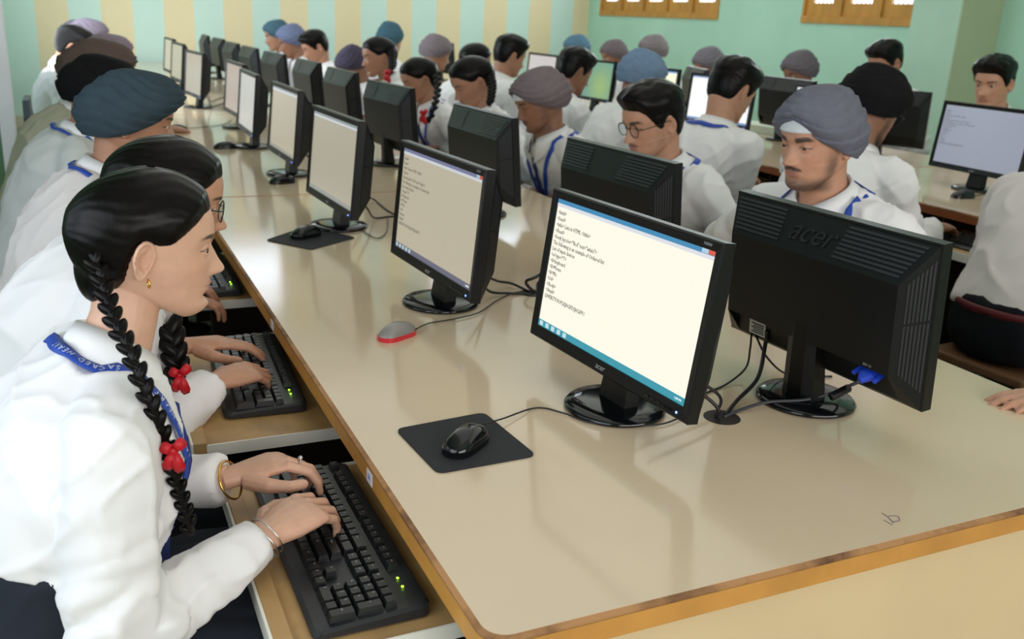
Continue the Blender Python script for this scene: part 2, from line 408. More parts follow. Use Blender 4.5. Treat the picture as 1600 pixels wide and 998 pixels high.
def build_turban(fr, st):
    """st: dict top, w, back, front, tiltfold; rim V at the forehead"""
    nu, nv = 120, 64
    th = np.linspace(0, 2*PI, nu, endpoint=False); v = np.linspace(0, 1, nv)
    V, T = np.meshgrid(v, th, indexing='ij')
    phi = np.degrees(np.abs(np.arctan2(np.cos(T), np.sin(T))))   # 0 front, 180 back
    sgn = np.sign(np.cos(T))
    rim = interp(phi, [(0, st.get('peak', 5.2)), (14, st.get('peak', 5.2)-1.2), (40, 2.0), (70, -0.4), (95, -2.6), (125, -4.2), (180, -4.8)])
    top = st.get('top', 13.4)
    # profile radius factor
    e = np.clip(V, 0, 1)
    Z = rim+(top-rim)*(np.sin(e*PI/2)**1.15)
    prof = np.cos(e*PI/2)**0.66
    bulge = 1+0.09*np.sin(np.clip(e*1.7, 0, 1)*PI)
    hw, yf, yb = st.get('w', 9.6), st.get('front', 10.3), st.get('back', 11.6)
    rimin = 1-0.15*np.exp(-(e/0.17)**2)
    # pleats: bands that climb to the forehead knot from both sides, one side over the other
    fr_ = np.clip(1-phi/130, 0, 1)
    k = st.get('folds', 5.5)
    ph = k*(e*1.25+0.55*fr_*np.where(sgn > 0, 1.0, 0.62)*st.get('cross', 1.0)+0.04*np.sin(3*T))
    sw = ph-np.floor(ph)
    fold = 0.82*(sw**0.6)*sstep(e, 0.0, 0.06)*sstep(1-e, 0.02, 0.3)
    over = 0.35*sstep(np.cos(T)*8, -0.6, 0.6)*np.exp(-(phi/30)**2)
    rad = prof*bulge*rimin
    X = hw*np.cos(T)*rad+np.cos(T)*(fold+over); Yd = np.where(np.sin(T) > 0, yf, yb)
    Y = -0.6+Yd*np.sin(T)*rad+np.sin(T)*(fold+over)-st.get('lean', 0.12)*np.clip(Z-4, 0, None)
    X = X+st.get('skew', 0.0)*np.clip(Z-3, 0, None)
    P = np.stack([X, Y, Z], -1)
    # inner lip so that the cloth has thickness
    inn = P[0].copy(); inn[:, 0] *= 0.86; inn[:, 1] = (inn[:, 1]+0.6)*0.86-0.6; inn[:, 2] += 0.9
    rings = [inn]+[P[i] for i in range(nv)]
    mb = MB(); mb.loft([to_w(r, fr) for r in rings], cap=True)
    return mb
def cloth_noise(me, amp, freq, seed=0, fold=1.0):
    """loose cloth: soft dents plus long creases that run mostly downwards"""
    co = co_of(me); no = nor_of(me); out = np.empty(len(co)); sh_ = Vector((seed*7.1, seed*3.3, seed*1.7))
    for i, p in enumerate(co):
        v = Vector(p); q = v*freq+sh_
        r1 = 1-abs(noise.noise(Vector((v.x*1.0+0.35*v.z, v.y*1.0-0.3*v.z, v.z*0.38))*freq*0.85+sh_))
        r2 = 1-abs(noise.noise(Vector((v.x*0.9-0.6*v.z, v.y*0.9+0.5*v.z, v.z*0.55))*freq*1.5-sh_))
        out[i] = noise.noise(q)*0.45+fold*((r1**5)*1.25+(r2**6)*0.7-0.62)
    set_co(me, co+no*(out*amp)[:, None]); me.update()

PCOUNT = [0]
def person(spec):
    g = spec.get
    s = g('s', 1.0); det = g('det', 0)
    male = g('male', True)
    H = np.asarray(spec['head'], float); psi = R(g('yaw', 0)); pit = R(g('pitch', 12)); rol = R(g('roll', 0))
    fr = frame_of(H, psi, pit, rol, s)
    bpsi = R(g('body', g('yaw', 0)))
    bf = np.array([math.cos(bpsi), math.sin(bpsi), 0.0]); br = np.array([math.sin(bpsi), -math.cos(bpsi), 0.0]); up = np.array([0, 0, 1.0])
    seat = g('seat', 0.45)
    hips = np.array(list(g('hips', None) if g('hips', None) is not None else (H-bf*g('lean', 0.20))[:2])+[seat+0.10*s])
    root = empty('person', (hips[0], hips[1], 0)); tag(root, spec['label'], 'person', spec['group'])
    inv = Matrix.Translation((-hips[0], -hips[1], 0))
    def fin(o):
        o.matrix_parent_inverse = Matrix.Identity(4)
        o.data.transform(inv); return o
    vox = {0: 0.0055, 1: 0.0030, 2: 0.0017}[det]
    # neck and spine
    neck_top = to_w([(0, -2.6, -5.0)], fr)[0]
    nb = H-bf*(g('neckback', 0.058))*s-up*(0.139*s)
    if g('neck', None) is not None: nb = np.asarray(g('neck'))
    mid = (hips+nb)/2-bf*g('hunch', 0.045)+up*0.02
    spine = [hips*(1-t)**2+2*mid*t*(1-t)+nb*t*t for t in np.linspace(0, 1, 11)]
    shw = g('shoulder', 0.185 if male else 0.165)*s
    chest_t = nrm(spine[-1]-spine[-3]); sfwd = nrm(bf-chest_t*np.dot(bf, chest_t))
    sh = {+1: nb+br*shw-chest_t*0.062*s-sfwd*0.0*s, -1: nb-br*shw-chest_t*0.062*s}
    ua, fa = g('ua', 0.275)*s, g('fa', 0.245)*s
    hands = g('hands')
    el, wr = {}, {}
    for sd in (1, -1):
        hd = hands[sd]
        wr[sd] = np.asarray(hd['w'], float)
        pole = hd.get('pole', tuple(-0.35*bf+0.25*sd*br-0.9*up))
        el[sd] = ik(sh[sd], wr[sd], ua, fa, pole)
        L = np.linalg.norm(wr[sd]-sh[sd])
        if L > (ua+fa)*0.995:
            el[sd] = sh[sd]+(wr[sd]-sh[sd])*ua/(ua+fa)
    # ---- body: head, neck, shoulders, arms and hands fused into one skin
    mb = MB()
    hn = {0: (72, 64), 1: (150, 140), 2: (230, 210)}[det]
    P, _ = head_surface(hn[0], hn[1], male, g('eye', 1.0))
    rings = [to_w(P[i], fr) for i in range(hn[1])]
    mb.loft(rings)
    for sd in (1, -1):
        v, f = ear_grid(sd); mb.add(to_w(v, fr), f)
    nr = 5.0 if not male else 5.7
    nrw = nr*0.01*s
    low = nb-up*0.03*s
    mb.tube([to_w([(0, -1.6, -2.0)], fr)[0], neck_top, (neck_top*0.5+nb*0.5)+bf*0.004, nb, low], [nrw*0.95, nrw, nrw*0.98, nrw*1.08, nrw*1.15], 28)
    mb.tube([sh[1]-br*0.02, nb+br*0.06-chest_t*0.075*s, nb-br*0.06-chest_t*0.075*s, sh[-1]+br*0.02], [0.035*s, 0.045*s, 0.045*s, 0.035*s], 12)
    mb.tube([nb-chest_t*0.05*s, spine[-3], spine[5]], [(0.06*s, 0.05*s), (0.09*s, 0.07*s), (0.08*s, 0.06*s)], 14)
    tips = {}
    for sd in (1, -1):
        hd = hands[sd]
        e, w_ = el[sd], wr[sd]
        mb.tube([sh[sd], sh[sd]*0.5+e*0.5, e, e*0.55+w_*0.45, w_], [0.040*s, 0.037*s, 0.033*s, 0.034*s, 0.0235*s], 14)
        fd = nrm(hd.get('f', tuple(bf))); fd2 = nrm(w_-e)
        tips[sd] = hand_into(mb, w_+fd*0.006, fd, hd.get('u', (0, 0, 1)), hd.get('side', sd), s*hd.get('hs', 0.95), hd.get('curl', (24, 32, 22)), hd.get('spread', 4), hd.get('thumb', 0.6), lift=hd.get('lift', (0, 0, 0, 0)))
    me = remesh(mb, vox, 2, 0.5)
    L = to_l(co_of(me), fr); x, y, z = L[:, 0], L[:, 1], L[:, 2]; ax = np.abs(x)
    base = np.array(SKINS[g('skin', 'a')]); col = np.tile(base, (len(L), 1))
    face = sstep(y, 4.0, 6.0)*(np.abs(z) < 12)
    lipz = np.maximum(sstep(0.72-np.abs(z+5.45+0.1*ax), 0, 0.25), sstep(0.72-np.abs(z+6.62-0.1*ax), 0, 0.25))*sstep(2.45-ax, 0, 0.8)*face
    lip = np.array(g('lip', (0.50, 0.20, 0.17)))*(base.mean()/0.45)
    col = col*(1-0.75*lipz[:, None])+0.75*lipz[:, None]*lip
    bl = g('blush', 0.16)*face*G(ax-4.4, 2.2)*G(z+2.2, 2.2)+0.10*face*G(x, 1.2)*G(z+3.0, 1.0)
    col = col*(1-bl[:, None])+bl[:, None]*np.array([base[0]*1.0, base[1]*0.72, base[2]*0.62])
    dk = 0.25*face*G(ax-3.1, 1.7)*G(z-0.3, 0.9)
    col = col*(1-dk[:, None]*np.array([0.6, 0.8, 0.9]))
    bw = g('browh', 0.52)
    arch = 1.95+0.55*np.sin(np.clip((ax-1.2)/4.4, 0, 1)*PI*0.72)-0.16*np.clip(ax-4.0, 0, None)
    brow = sstep(bw-np.abs(z-arch)*(1+0.25*np.clip(ax-3, 0, None)), 0, 0.22)*sstep(ax, 0.9, 1.6)*sstep(5.7-ax, 0, 1.3)*face
    stub = g('beard', 0)
    if stub:
        st_ = stub*(sstep(-z, 6.6, 9.4)*sstep(y, -1.5, 2.5)+0.8*sstep(ax, 4.2, 6.2)*sstep(-z, -1.5, 5.0)*sstep(y, -0.6, 1.2)*sstep(4.8-y, 0, 3.0))
        st_ = np.clip(st_, 0, 1)
        st_ = st_*(z > -12.5)*sstep(z, -12.4, -10.6)
        col = col*(1-st_[:, None])+st_[:, None]*np.array([0.03, 0.022, 0.02])
    mus = g('mous', 0)
    if mus:
        mz = -4.72-0.13*ax-0.03*ax*ax
        ms = mus*sstep(0.60-np.abs(z-mz)*(1+0.10*ax), 0, 0.25)*sstep(3.0-ax, 0, 0.8)*face
        col = col*(1-ms[:, None])+ms[:, None]*np.array([0.02, 0.015, 0.013])
    col = col*(1-brow[:, None]*0.92)+brow[:, None]*0.92*np.array([0.02, 0.014, 0.012])
    # lashes line
    dx = ax-EYE_C[0]; dz = z-EYE_C[2]
    upl = 0.46*g('eye', 1.0)*(1-(dx/1.42)**2)
    lash = sstep(0.16-np.abs(dz-upl-0.03), 0, 0.1)*(np.abs(dx) < 1.5)*face*sstep(y, 6.5, 7)
    col = col*(1-lash[:, None]*0.85)
    # nails and palms a little lighter
    for sd in (1, -1):
        for tp, dr, un in tips[sd]:
            co = co_of(me); d = co-(tp-dr*0.003)
            near = G(np.linalg.norm(d-np.outer(d @ nrm(un), nrm(un))*0.4, axis=1), 0.0065)*sstep(d @ nrm(un), 0.0, 0.004)
            col = col*(1-0.5*near[:, None])+0.5*near[:, None]*np.array([0.78, 0.5, 0.44])
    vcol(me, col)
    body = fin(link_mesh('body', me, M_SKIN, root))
    # ---- eyes
    for sd in (1, -1):
        eb = MB(); c = EYE_C*np.array([sd, 1, 1])
        nu_, nv_ = 28, 20
        gz = R(g('gaze', 0))
        ax_e = nrm([math.sin(gz), math.cos(gz), R(g('gazev', -6))])
        a1 = nrm(np.cross(ax_e, [0, 0, 1])); a2 = np.cross(a1, ax_e); pts = []; cols = []
        for i in range(nv_+1):
            t = PI*i/nv_; t = min(max(t, 0.01), PI-0.01)
            for j in range(nu_):
                p = c+EYE_R*(ax_e*math.cos(t)+math.sin(t)*(a1*math.cos(2*PI*j/nu_)+a2*math.sin(2*PI*j/nu_)))
                pts.append(p)
                cols.append((0.004, 0.003, 0.003) if t < 0.2 else (0.045, 0.022, 0.013) if t < 0.58 else (0.50, 0.46, 0.44))
        eb.add(to_w(pts, fr), grid_faces(nv_+1, nu_)); em = eb.mesh('eye'); vcol(em, cols); smooth(em)
        fin(link_mesh('eye', em, M_EYE, root))
    # ---- hair or turban
    hg = spec['hair']
    if hg[0] == 'turban':
        t = build_turban(fr, hg[2]).build('turban', turban_mat(hg[1]), root, True); fin(t)
        if hg[2].get('patka', True):
            P2, _ = head_surface(60, 60, feat=0); X, Y, Z = P2[..., 0], P2[..., 1], P2[..., 2]
            Q = P2*1.02; Q[..., 1] += 0.35
            fs = [q for q in grid_faces(60, 60) if all((Z.ravel()[i] > 3.9 and Z.ravel()[i] < 8 and Y.ravel()[i] > 4) for i in q)]
            used = sorted({i for q in fs for i in q}); mp_ = {a: b for b, a in enumerate(used)}
            fmb = MB().add(to_w(Q.reshape(-1, 3)[used], fr), [tuple(mp_[i] for i in q) for q in fs])
            if fs:
                u_ = fmb.build('under_turban', M_PATKA, root, True); fin(u_)
                so = u_.modifiers.new('thick', 'SOLIDIFY'); so.thickness = 0.002
    else:
        hm = build_hair(hg[0], fr, det >= 1, g('seed', 1), hg[1] if len(hg) > 1 else 1.0)
        fin(hm.build('hair', M_HAIR, root, True))
    # ---- shirt
    sb = MB(); rings = []
    prof = [(0.0, .168, .122), (.1, .165, .122), (.2, .158, .118), (.35, .156, .115), (.5, .168, .122), (.65, .182, .124), (.78, .185, .115), (.88, .172, .098), (.95, .128, .084), (1.0, .078, .072)]
    if not male: prof = [(t, a*0.9, b*(1.03 if 0.5 < t < 0.85 else 0.97)) for t, a, b in prof]
    fat = g('fat', 1.0); hem = g('hem', 0.0)
    if hem: prof = [(max(t, hem), a, b) for t, a, b in prof if t >= hem-0.12]
    for t, a, b in prof:
        i = t*10; k = min(int(i), 9); c = spine[k]*(1-(i-k))+spine[k+1]*(i-k)
        tg = nrm(spine[min(k+1, 10)]-spine[max(k-1, 0)]); fx = nrm(bf-tg*np.dot(bf, tg))
        ring = []
        for j in range(28):
            q = 2*PI*j/28; cc, ss = math.cos(q), math.sin(q)
            ring.append(c+s*fat*(br*a*math.copysign(abs(cc)**0.8, cc)+fx*b*math.copysign(abs(ss)**0.85, ss)))
        rings.append(ring)
    sb.loft(rings)
    cuff = {}
    for sd in (1, -1):
        e, w_ = el[sd], wr[sd]; a0 = sh[sd]; d = nrm(w_-e)
        we = w_-d*0.012*s
        cuff[sd] = (we, d)
        base_ = spine[8]*0.5+a0*0.5
        pts = [nb+br*sd*0.07*s-chest_t*0.045*s, a0, a0*0.66+e*0.34, a0*0.3+e*0.7, e, e*0.72+we*0.28, e*0.35+we*0.65, e*0.13+we*0.87, we-d*0.0]
        rr = [0.052, 0.060, 0.060, 0.057, 0.054, 0.053, 0.047, 0.043, 0.038]
        sb.tube(spline(pts, 4), list(np.interp(np.linspace(0, 8, 33), range(9), [q*s*g('sleeve', 1.0) for q in rr])), 18)
    sm_ = remesh(sb, {0: 0.011, 1: 0.0085, 2: 0.0055}[det], 4 if det < 2 else 8, 0.5)
    co = co_of(sm_); no = nor_of(sm_); dsp = np.zeros(len(co))
    for sd in (1, -1):  # sleeve creases around the elbow, rings across the sleeve
        for A, B, cen in ((sh[sd], el[sd], 0.85), (el[sd], cuff[sd][0], 0.25)):
            d = B-A; Ln = np.linalg.norm(d); d = d/Ln; t = (co-A) @ d; rad = np.linalg.norm(co-A-np.outer(t, d), axis=1)
            m_ = (rad < 0.10*s)*(t > -0.02)*(t < Ln+0.02)*np.exp(-((t/Ln-cen)/0.42)**2)
            e1 = nrm(np.cross(d, [0.3, 0.5, 0.8])); e2 = np.cross(d, e1); a1 = (co-A) @ e1; a2 = (co-A) @ e2
            for i in np.nonzero(m_ > 0.05)[0]:
                dsp[i] += m_[i]*g('crease', 0.014)*(abs(noise.noise((t[i]*26+a1[i]*9, a1[i]*9+sd*3.1, a2[i]*9+g('seed', 1))))-0.22)
    set_co(sm_, co+no*dsp[:, None])
    cloth_noise(sm_, {0: 0.0085, 1: 0.0085, 2: 0.0068}[det], {0: 9.0, 1: 9.5, 2: 11.0}[det], g('seed', 1)+2.31*PCOUNT[0]); PCOUNT[0] += 1
    shirt = fin(link_mesh('shirt', sm_, g('shirtmat', M_SHIRT), root)); smooth(sm_)
    for sd in (1, -1):
        we, d = cuff[sd]
        cu = MB().tube([we-d*0.062*s, we-d*0.058*s, we-d*0.02*s, we+d*0.004*s, we+d*0.002*s, we-d*0.03*s], [0.037*s, 0.0415*s, 0.040*s, 0.0385*s, 0.034*s, 0.032*s], 24).build('cuff', M_COLLAR, root, True); fin(cu)
    # ---- collar: a folded band open at the throat
    ncol = 40; cr = []
    nax = nrm(neck_top-nb); cfx = nrm(bf-nax*np.dot(bf, nax)); crx = np.cross(cfx, nax)
    cr_ = nr*0.01*s
    for lev in range(6):
        row = []
        for j in range(ncol+1):
            a = R(90-(-158+316*j/ncol)*1.0)  # from throat one side round the nape to the other
            q = -158+316*j/ncol; th_ = R(q+180); frontness = abs(q)/158
            # lev 0..2 inner stand, 3 fold, 4..5 the fall
            hgt = [-0.020, 0.012, 0.036, 0.042, 0.018, -0.014-0.040*max(0, frontness-0.55)/0.45][lev]
            rad = cr_*[1.20, 1.16, 1.12, 1.20, 1.42, 1.62+0.25*max(0, frontness-0.5)][lev]
            hgt -= 0.040*frontness**2
            dir_ = cfx*math.cos(th_)+crx*math.sin(th_)
            row.append(nb+nax*(hgt*s+0.004)+dir_*rad+cfx*0.010*frontness)
        cr.append(row)
    cmb = MB().loft(cr, cap=False, closed=False); co_ = cmb.build('collar', M_COLLAR, root, True); fin(co_)
    so = co_.modifiers.new('thick', 'SOLIDIFY'); so.thickness = 0.003
    # ---- trousers or skirt
    lb = MB(); kn = {}; an = {}
    legm = g('legmat', M_TROUSER)
    pw = 1.0 if male else 0.86
    lb.loft([[hips+np.array([0, 0, dz])+s*pw*(br*a*math.cos(q)+bf*b*math.sin(q)) for q in np.linspace(0, 2*PI, 20, endpoint=False)] for dz, a, b in ((-0.095*s, .15, .12), (-0.04, .178, .135), (0.03, .172, .128), (0.085, .165, .122))+(((hem*np.linalg.norm(nb-hips)+0.02)/1.0, .150, .108),)*(1 if hem else 0)])
    for sd in (1, -1):
        hj = hips+br*sd*0.085*s-up*0.02
        k = hj+bf*0.40*s+br*sd*g('knees', 0.03); k[2] = seat+0.05; a = k+bf*0.02; a[2] = 0.09
        kn[sd], an[sd] = k, a
        lb.tube([hj-bf*0.02, hj*0.5+k*0.5, k, k+up*-0.02+bf*0.02, k*0.5+a*0.5, a], [0.088*s, 0.078*s, 0.064*s, 0.062*s, 0.055*s, 0.05*s], 16)
    if g('skirt', False):
        f0 = hips+bf*0.02; f1 = hips+bf*0.44*s
        lb.loft([[c+br*a*math.cos(q)+up*b*math.sin(q) for q in np.linspace(0, 2*PI, 24, endpoint=False)] for c, a, b in ((hips-bf*0.05, .17, .09), (f0+bf*0.1, .24, .085), (f1-up*0.02, .29, .075), (f1+bf*0.04-up*0.06, .28, .05))])
    lm = remesh(lb, 0.016 if det < 2 else 0.008, 4)
    if g('skirt', False):
        co = co_of(lm); no = nor_of(lm); d = co-hips; a = np.arctan2(d @ br, d @ bf)
        set_co(lm, co+no*(0.007*np.abs(np.sin(a*9))*(d[:, 2] < 0.08))[:, None])
    cloth_noise(lm, 0.006, 9.0, 3)
    fin(link_mesh('skirt' if g('skirt', False) else 'trousers', lm, legm, root))
    if g('belt', True):
        bl_ = [hips+np.array([0, 0, 0.05])+s*(br*a*math.cos(q)+bf*b*math.sin(q)) for a, b in ((.168, .125),) for q in np.linspace(0, 2*PI, 28)]
        fin(MB().tube(bl_, [(0.006, 0.014)]*28, 8).build('belt', g('beltmat', M_BELT), root, True))
    for sd in (1, -1):
        a = an[sd]
        sh_ = MB(); c = a.copy(); c[2] = 0
        rr = []
        for t, wv, hv in ((-0.07, .02, .03), (-0.06, .036, .08), (0, .040, .095), (0.06, .042, .06), (0.12, .045, .042), (0.165, .036, .034), (0.185, .012, .016)):
            rr.append([c+bf*t+br*wv*math.cos(q)+up*max(0, hv*(0.5+0.5*math.sin(q))) for q in np.linspace(0, 2*PI, 14, endpoint=False)])
        sh_.loft(rr); fin(sh_.build('shoe', M_SHOE, root, True))
    # ---- lanyard and tie
    def chest_pt(side, down, out=0.0):
        """point on the front of the shirt: side metres to the right, down metres below the neck"""
        t = 1-down/ (np.linalg.norm(nb-hips)); i = max(0.01, min(9.99, t*10)); k = int(i); c = spine[k]*(1-(i-k))+spine[k+1]*(i-k)
        tg = nrm(spine[min(k+1, 10)]-spine[max(k-1, 0)]); fx = nrm(bf-tg*np.dot(bf, tg))
        b = np.interp(t, [p[0] for p in prof], [p[2] for p in prof])*s*fat; a = np.interp(t, [p[0] for p in prof], [p[1] for p in prof])*s*fat
        cc = math.sqrt(max(0.05, 1-min(0.95, abs(side)/a)**2.4))
        return c+br*side+fx*(b*cc+0.006+out)
    off = np.array([hips[0], hips[1], 0]); bvh = None
    if g('lanyard', False) or g('tie', False):
        va = [tuple(p) for p in co_of(sm_)]; fa_ = [tuple(q.vertices) for q in sm_.polygons]
        bvh = BVHTree.FromPolygons(va, fa_)
        nv_ = len(va); bvh2 = BVHTree.FromPolygons(va+[tuple(p) for p in co_of(co_.data)], fa_+[tuple(i+nv_ for i in q.vertices) for q in co_.data.polygons])
    def snap(p, out, tree=None):
        r_ = (tree or bvh).find_nearest(Vector(p-off)); n_ = np.array(r_[1]); c_ = np.array(r_[0])+off
        if np.dot(n_, p-(nb-up*0.12)) < 0 and tree is not None: n_ = -n_
        return c_+n_*out, n_
    def ribbon_mesh(P_, N_, wid, name, m_, th):
        rows = [[], [], []]
        for i, p in enumerate(P_):
            tg = nrm(P_[min(i+1, len(P_)-1)]-P_[max(i-1, 0)]); sv = nrm(np.cross(tg, N_[i])); wv = wid[i] if hasattr(wid, '__len__') else wid
            rows[0].append(p-sv*wv); rows[1].append(p+N_[i]*0.0008); rows[2].append(p+sv*wv)
        o = MB().loft(rows, cap=False, closed=False).build(name, m_, root, True); fin(o)
        so = o.modifiers.new('thick', 'SOLIDIFY'); so.thickness = th; so.offset = 0
        return o
    if g('lanyard', False):
        keys = []
        for sd_ in (-1, 1):
            half = [(cfx*math.cos(R(180-sd_*k))+crx*math.sin(R(180-sd_*k)))*cr_*(1.70+0.003*k)+nb+nax*(0.012-0.0003*k)*s for k in (0, 22, 44, 66)]
            half += [nb+br*sd_*q[0]*s+sfwd*q[1]*s-chest_t*q[2]*s for q in ((0.090, 0.05, 0.045), (0.080, 0.10, 0.085), (0.064, 0.125, 0.135), (0.045, 0.13, 0.185), (0.026, 0.13, 0.235), (0.010, 0.125, 0.28))]
            keys.append(half)
        Pl = spline(list(reversed(keys[0]))+keys[1][1:], 5); n_ = len(Pl); Nl = []
        for it in range(n_):
            far_ = abs(it-(n_-1)/2)/((n_-1)/2) > 0.40
            Pl[it], n__ = snap(Pl[it], 0.006, bvh if far_ else bvh2); Nl.append(n__)
        for _ in range(4):
            Pl = [Pl[0]]+[Pl[i]*0.5+(Pl[i-1]+Pl[i+1])*0.25 for i in range(1, n_-1)]+[Pl[-1]]
            Nl = [Nl[0]]+[nrm(Nl[i]*0.4+(Nl[i-1]+Nl[i+1])*0.3) for i in range(1, n_-1)]+[Nl[-1]]
        for it in range(n_):
            if abs(it-(n_-1)/2)/((n_-1)/2) > 0.36:
                c_, n__ = snap(Pl[it], 0.0, bvh)
                if np.dot(Pl[it]-c_, n__) < 0.004: Pl[it] = c_+n__*0.0045
        lan = ribbon_mesh(Pl, Nl, g('lanw', 0.0075)*s, 'lanyard', M_BLUE, 0.0016)
        if g('lantext', None):
            txt = g('lantext'); Lc = [0.0]; Q = list(reversed(Pl)); QN = list(reversed(Nl))
            for i in range(1, n_): Lc.append(Lc[-1]+np.linalg.norm(Q[i]-Q[i-1]))
            pos = 0.02; size = 0.0135*s
            while pos < Lc[-1]-0.16:
                tb = MB()
                for ch in txt:
                    if ch != ' ':
                        k = min(max(1, int(np.searchsorted(Lc, pos))), n_-2); t_ = (pos-Lc[k-1])/(Lc[k]-Lc[k-1]+1e-9); o_ = Q[k-1]*(1-t_)+Q[k]*t_
                        tg = nrm(Q[k+1]-Q[k-1]); nn = QN[k]; yv = np.cross(nn, tg); v, f = glyph(ch, size)
                        tb.add([tuple(o_+tg*p[0]+yv*(p[1]-size*0.35)+nn*0.0022) for p in v], f)
                        pos += size*0.2+max(p[0] for p in v)
                    else: pos += size*0.5
                pos += 0.05
                lt = tb.build('lettering', M_LETTER, lan); lt.data.transform(inv)
    if g('tie', False):
        L_ = 0.36*s; PN = [snap(chest_pt(0.0, 0.045+L_*j/18), 0.007) for j in range(19)]; Pt = [q[0] for q in PN]; Nt = [q[1] for q in PN]
        wd = np.interp(np.linspace(0, 1, 19), [0, 0.1, 0.16, 0.22, 0.85, 1], [0.012, 0.018, 0.011, 0.013, 0.034, 0.003])*s
        ribbon_mesh(Pt, Nt, list(wd), 'tie', M_TIE, 0.005)
    if g('glasses', False):
        gb = MB(); lens = MB()
        for sd in (1, -1):
            ring = [(sd*3.25+2.35*math.cos(q), 9.45-0.12*abs(math.cos(q)), 0.0+2.05*math.sin(q)) for q in np.linspace(0, 2*PI, 25)]
            gb.tube(to_w(ring, fr), 0.0013*s, 6)
            gb.tube(to_w([(sd*5.6, 9.3, 0.5), (sd*7.0, 8.4, 0.6), (sd*7.75, 4, 0.7), (sd*7.9, -1.0, 1.0), (sd*7.7, -2.4, 0.0)], fr), 0.0014*s, 6)
            rr = [[(sd*3.25+k*2.3*math.cos(q), 9.43-0.12*abs(math.cos(q)), 2.0*k*math.sin(q)) for q in np.linspace(0, 2*PI, 24, endpoint=False)] for k in (0.02, 0.5, 1.0)]
            n0 = len(lens.v); lens.loft([to_w(r_, fr) for r_ in rr], cap=False)
        gb.tube(to_w([(-1.0, 9.5, 0.5), (-0.5, 10.0, 0.75), (0.5, 10.0, 0.75), (1.0, 9.5, 0.5)], fr), 0.0013*s, 6)
        go = gb.build('spectacles', M_FRAME, root, True); fin(go)
        lo = lens.build('lens', M_LENS, go, True); lo.data.transform(inv)
    # ---- braids
    for bd in g('braids', []):
        P_ = [np.asarray(p, float) for p in bd['pts']]
        Lp = spline(P_, 24); cum = [0]
        for i in range(1, len(Lp)): cum.append(cum[-1]+np.linalg.norm(Lp[i]-Lp[i-1]))
        n = bd.get('n', 16); bb = MB(); r0, r1 = bd.get('r', (0.013, 0.009))
        for i in range(n):
            for side2 in (0,):
                l_ = cum[-1]*(i+0.5)/n; k = min(np.searchsorted(cum, l_), len(Lp)-2); p = Lp[k]; tg = nrm(Lp[k+1]-Lp[k-1] if k else Lp[1]-Lp[0])
                view = nrm(np.asarray(bd.get('out', (0, -1, 0.2)))); sv = nrm(np.cross(tg, view)); ov = np.cross(sv, tg)
                rr_ = r0+(r1-r0)*i/n; sgn2 = 1 if i % 2 else -1
                d_ = nrm(tg*0.85+sv*sgn2*-0.6); e2 = nrm(np.cross(d_, ov)); ov2 = np.cross(e2, d_)
                Mx = Matrix((tuple(e2), tuple(ov2), tuple(d_))).transposed()
                bb.ellipsoid(p+sv*sgn2*rr_*0.50, (rr_*0.80, rr_*0.92, rr_*1.75), Mx, 14, 10)
        bb.tube(Lp[::4]+[Lp[-1]], [r0*0.7]*len(Lp[::4])+[r1*0.6], 10)
        bo = bb.build('braid', M_HAIR, root, True); fin(bo)
        if bd.get('ribbon', None) is not None:
            c = np.asarray(bd['ribbon'], float); rs = bd.get('rs', 1.0); rb = MB()
            for a_, l_ in ((40, 0.026), (150, 0.022), (250, 0.038), (285, 0.045)):
                d_ = np.array([math.cos(R(a_))*bd.get('rx', (1, 0, 0))[0], math.cos(R(a_))*bd.get('rx', (1, 0, 0))[1], math.sin(R(a_))]); o_ = nrm(np.asarray(bd.get('out', (0, -1, 0.2))))
                sd2 = nrm(np.cross(d_, o_))
                rw = [[c+d_*l_*rs*t+sd2*w2*rs+o_*h2*rs for t, w2, h2 in ((0, -.004, 0.008), (.4, -.009, 0.016), (.8, -.010, .012), (1, -.006, .006))], [c+d_*l_*rs*t+sd2*w2*rs+o_*h2*rs for t, w2, h2 in ((0, .004, 0.008), (.4, .009, 0.016), (.8, .010, .012), (1, .006, .006))]]
                rb.loft(rw, cap=False, closed=False)
            rb.ellipsoid(c, (0.012*rs, 0.012*rs, 0.009*rs))
            ro = rb.build('ribbon', M_RED, bo, True); ro.data.transform(inv)
            so = ro.modifiers.new('thick', 'SOLIDIFY'); so.thickness = 0.0015
    return dict(root=root, fr=fr, nb=nb, br=br, bf=bf, fin=fin, inv=inv, wr=wr, el=el, tips=tips, cuff=cuff, chest_pt=chest_pt, nax=nax, cfx=cfx, crx=crx, cr=cr_)
M_BELT = mat('maroon_belt', '5a1218', 0.5)
M_SHOE = mat('black_shoe', '0b0b0c', 0.4)
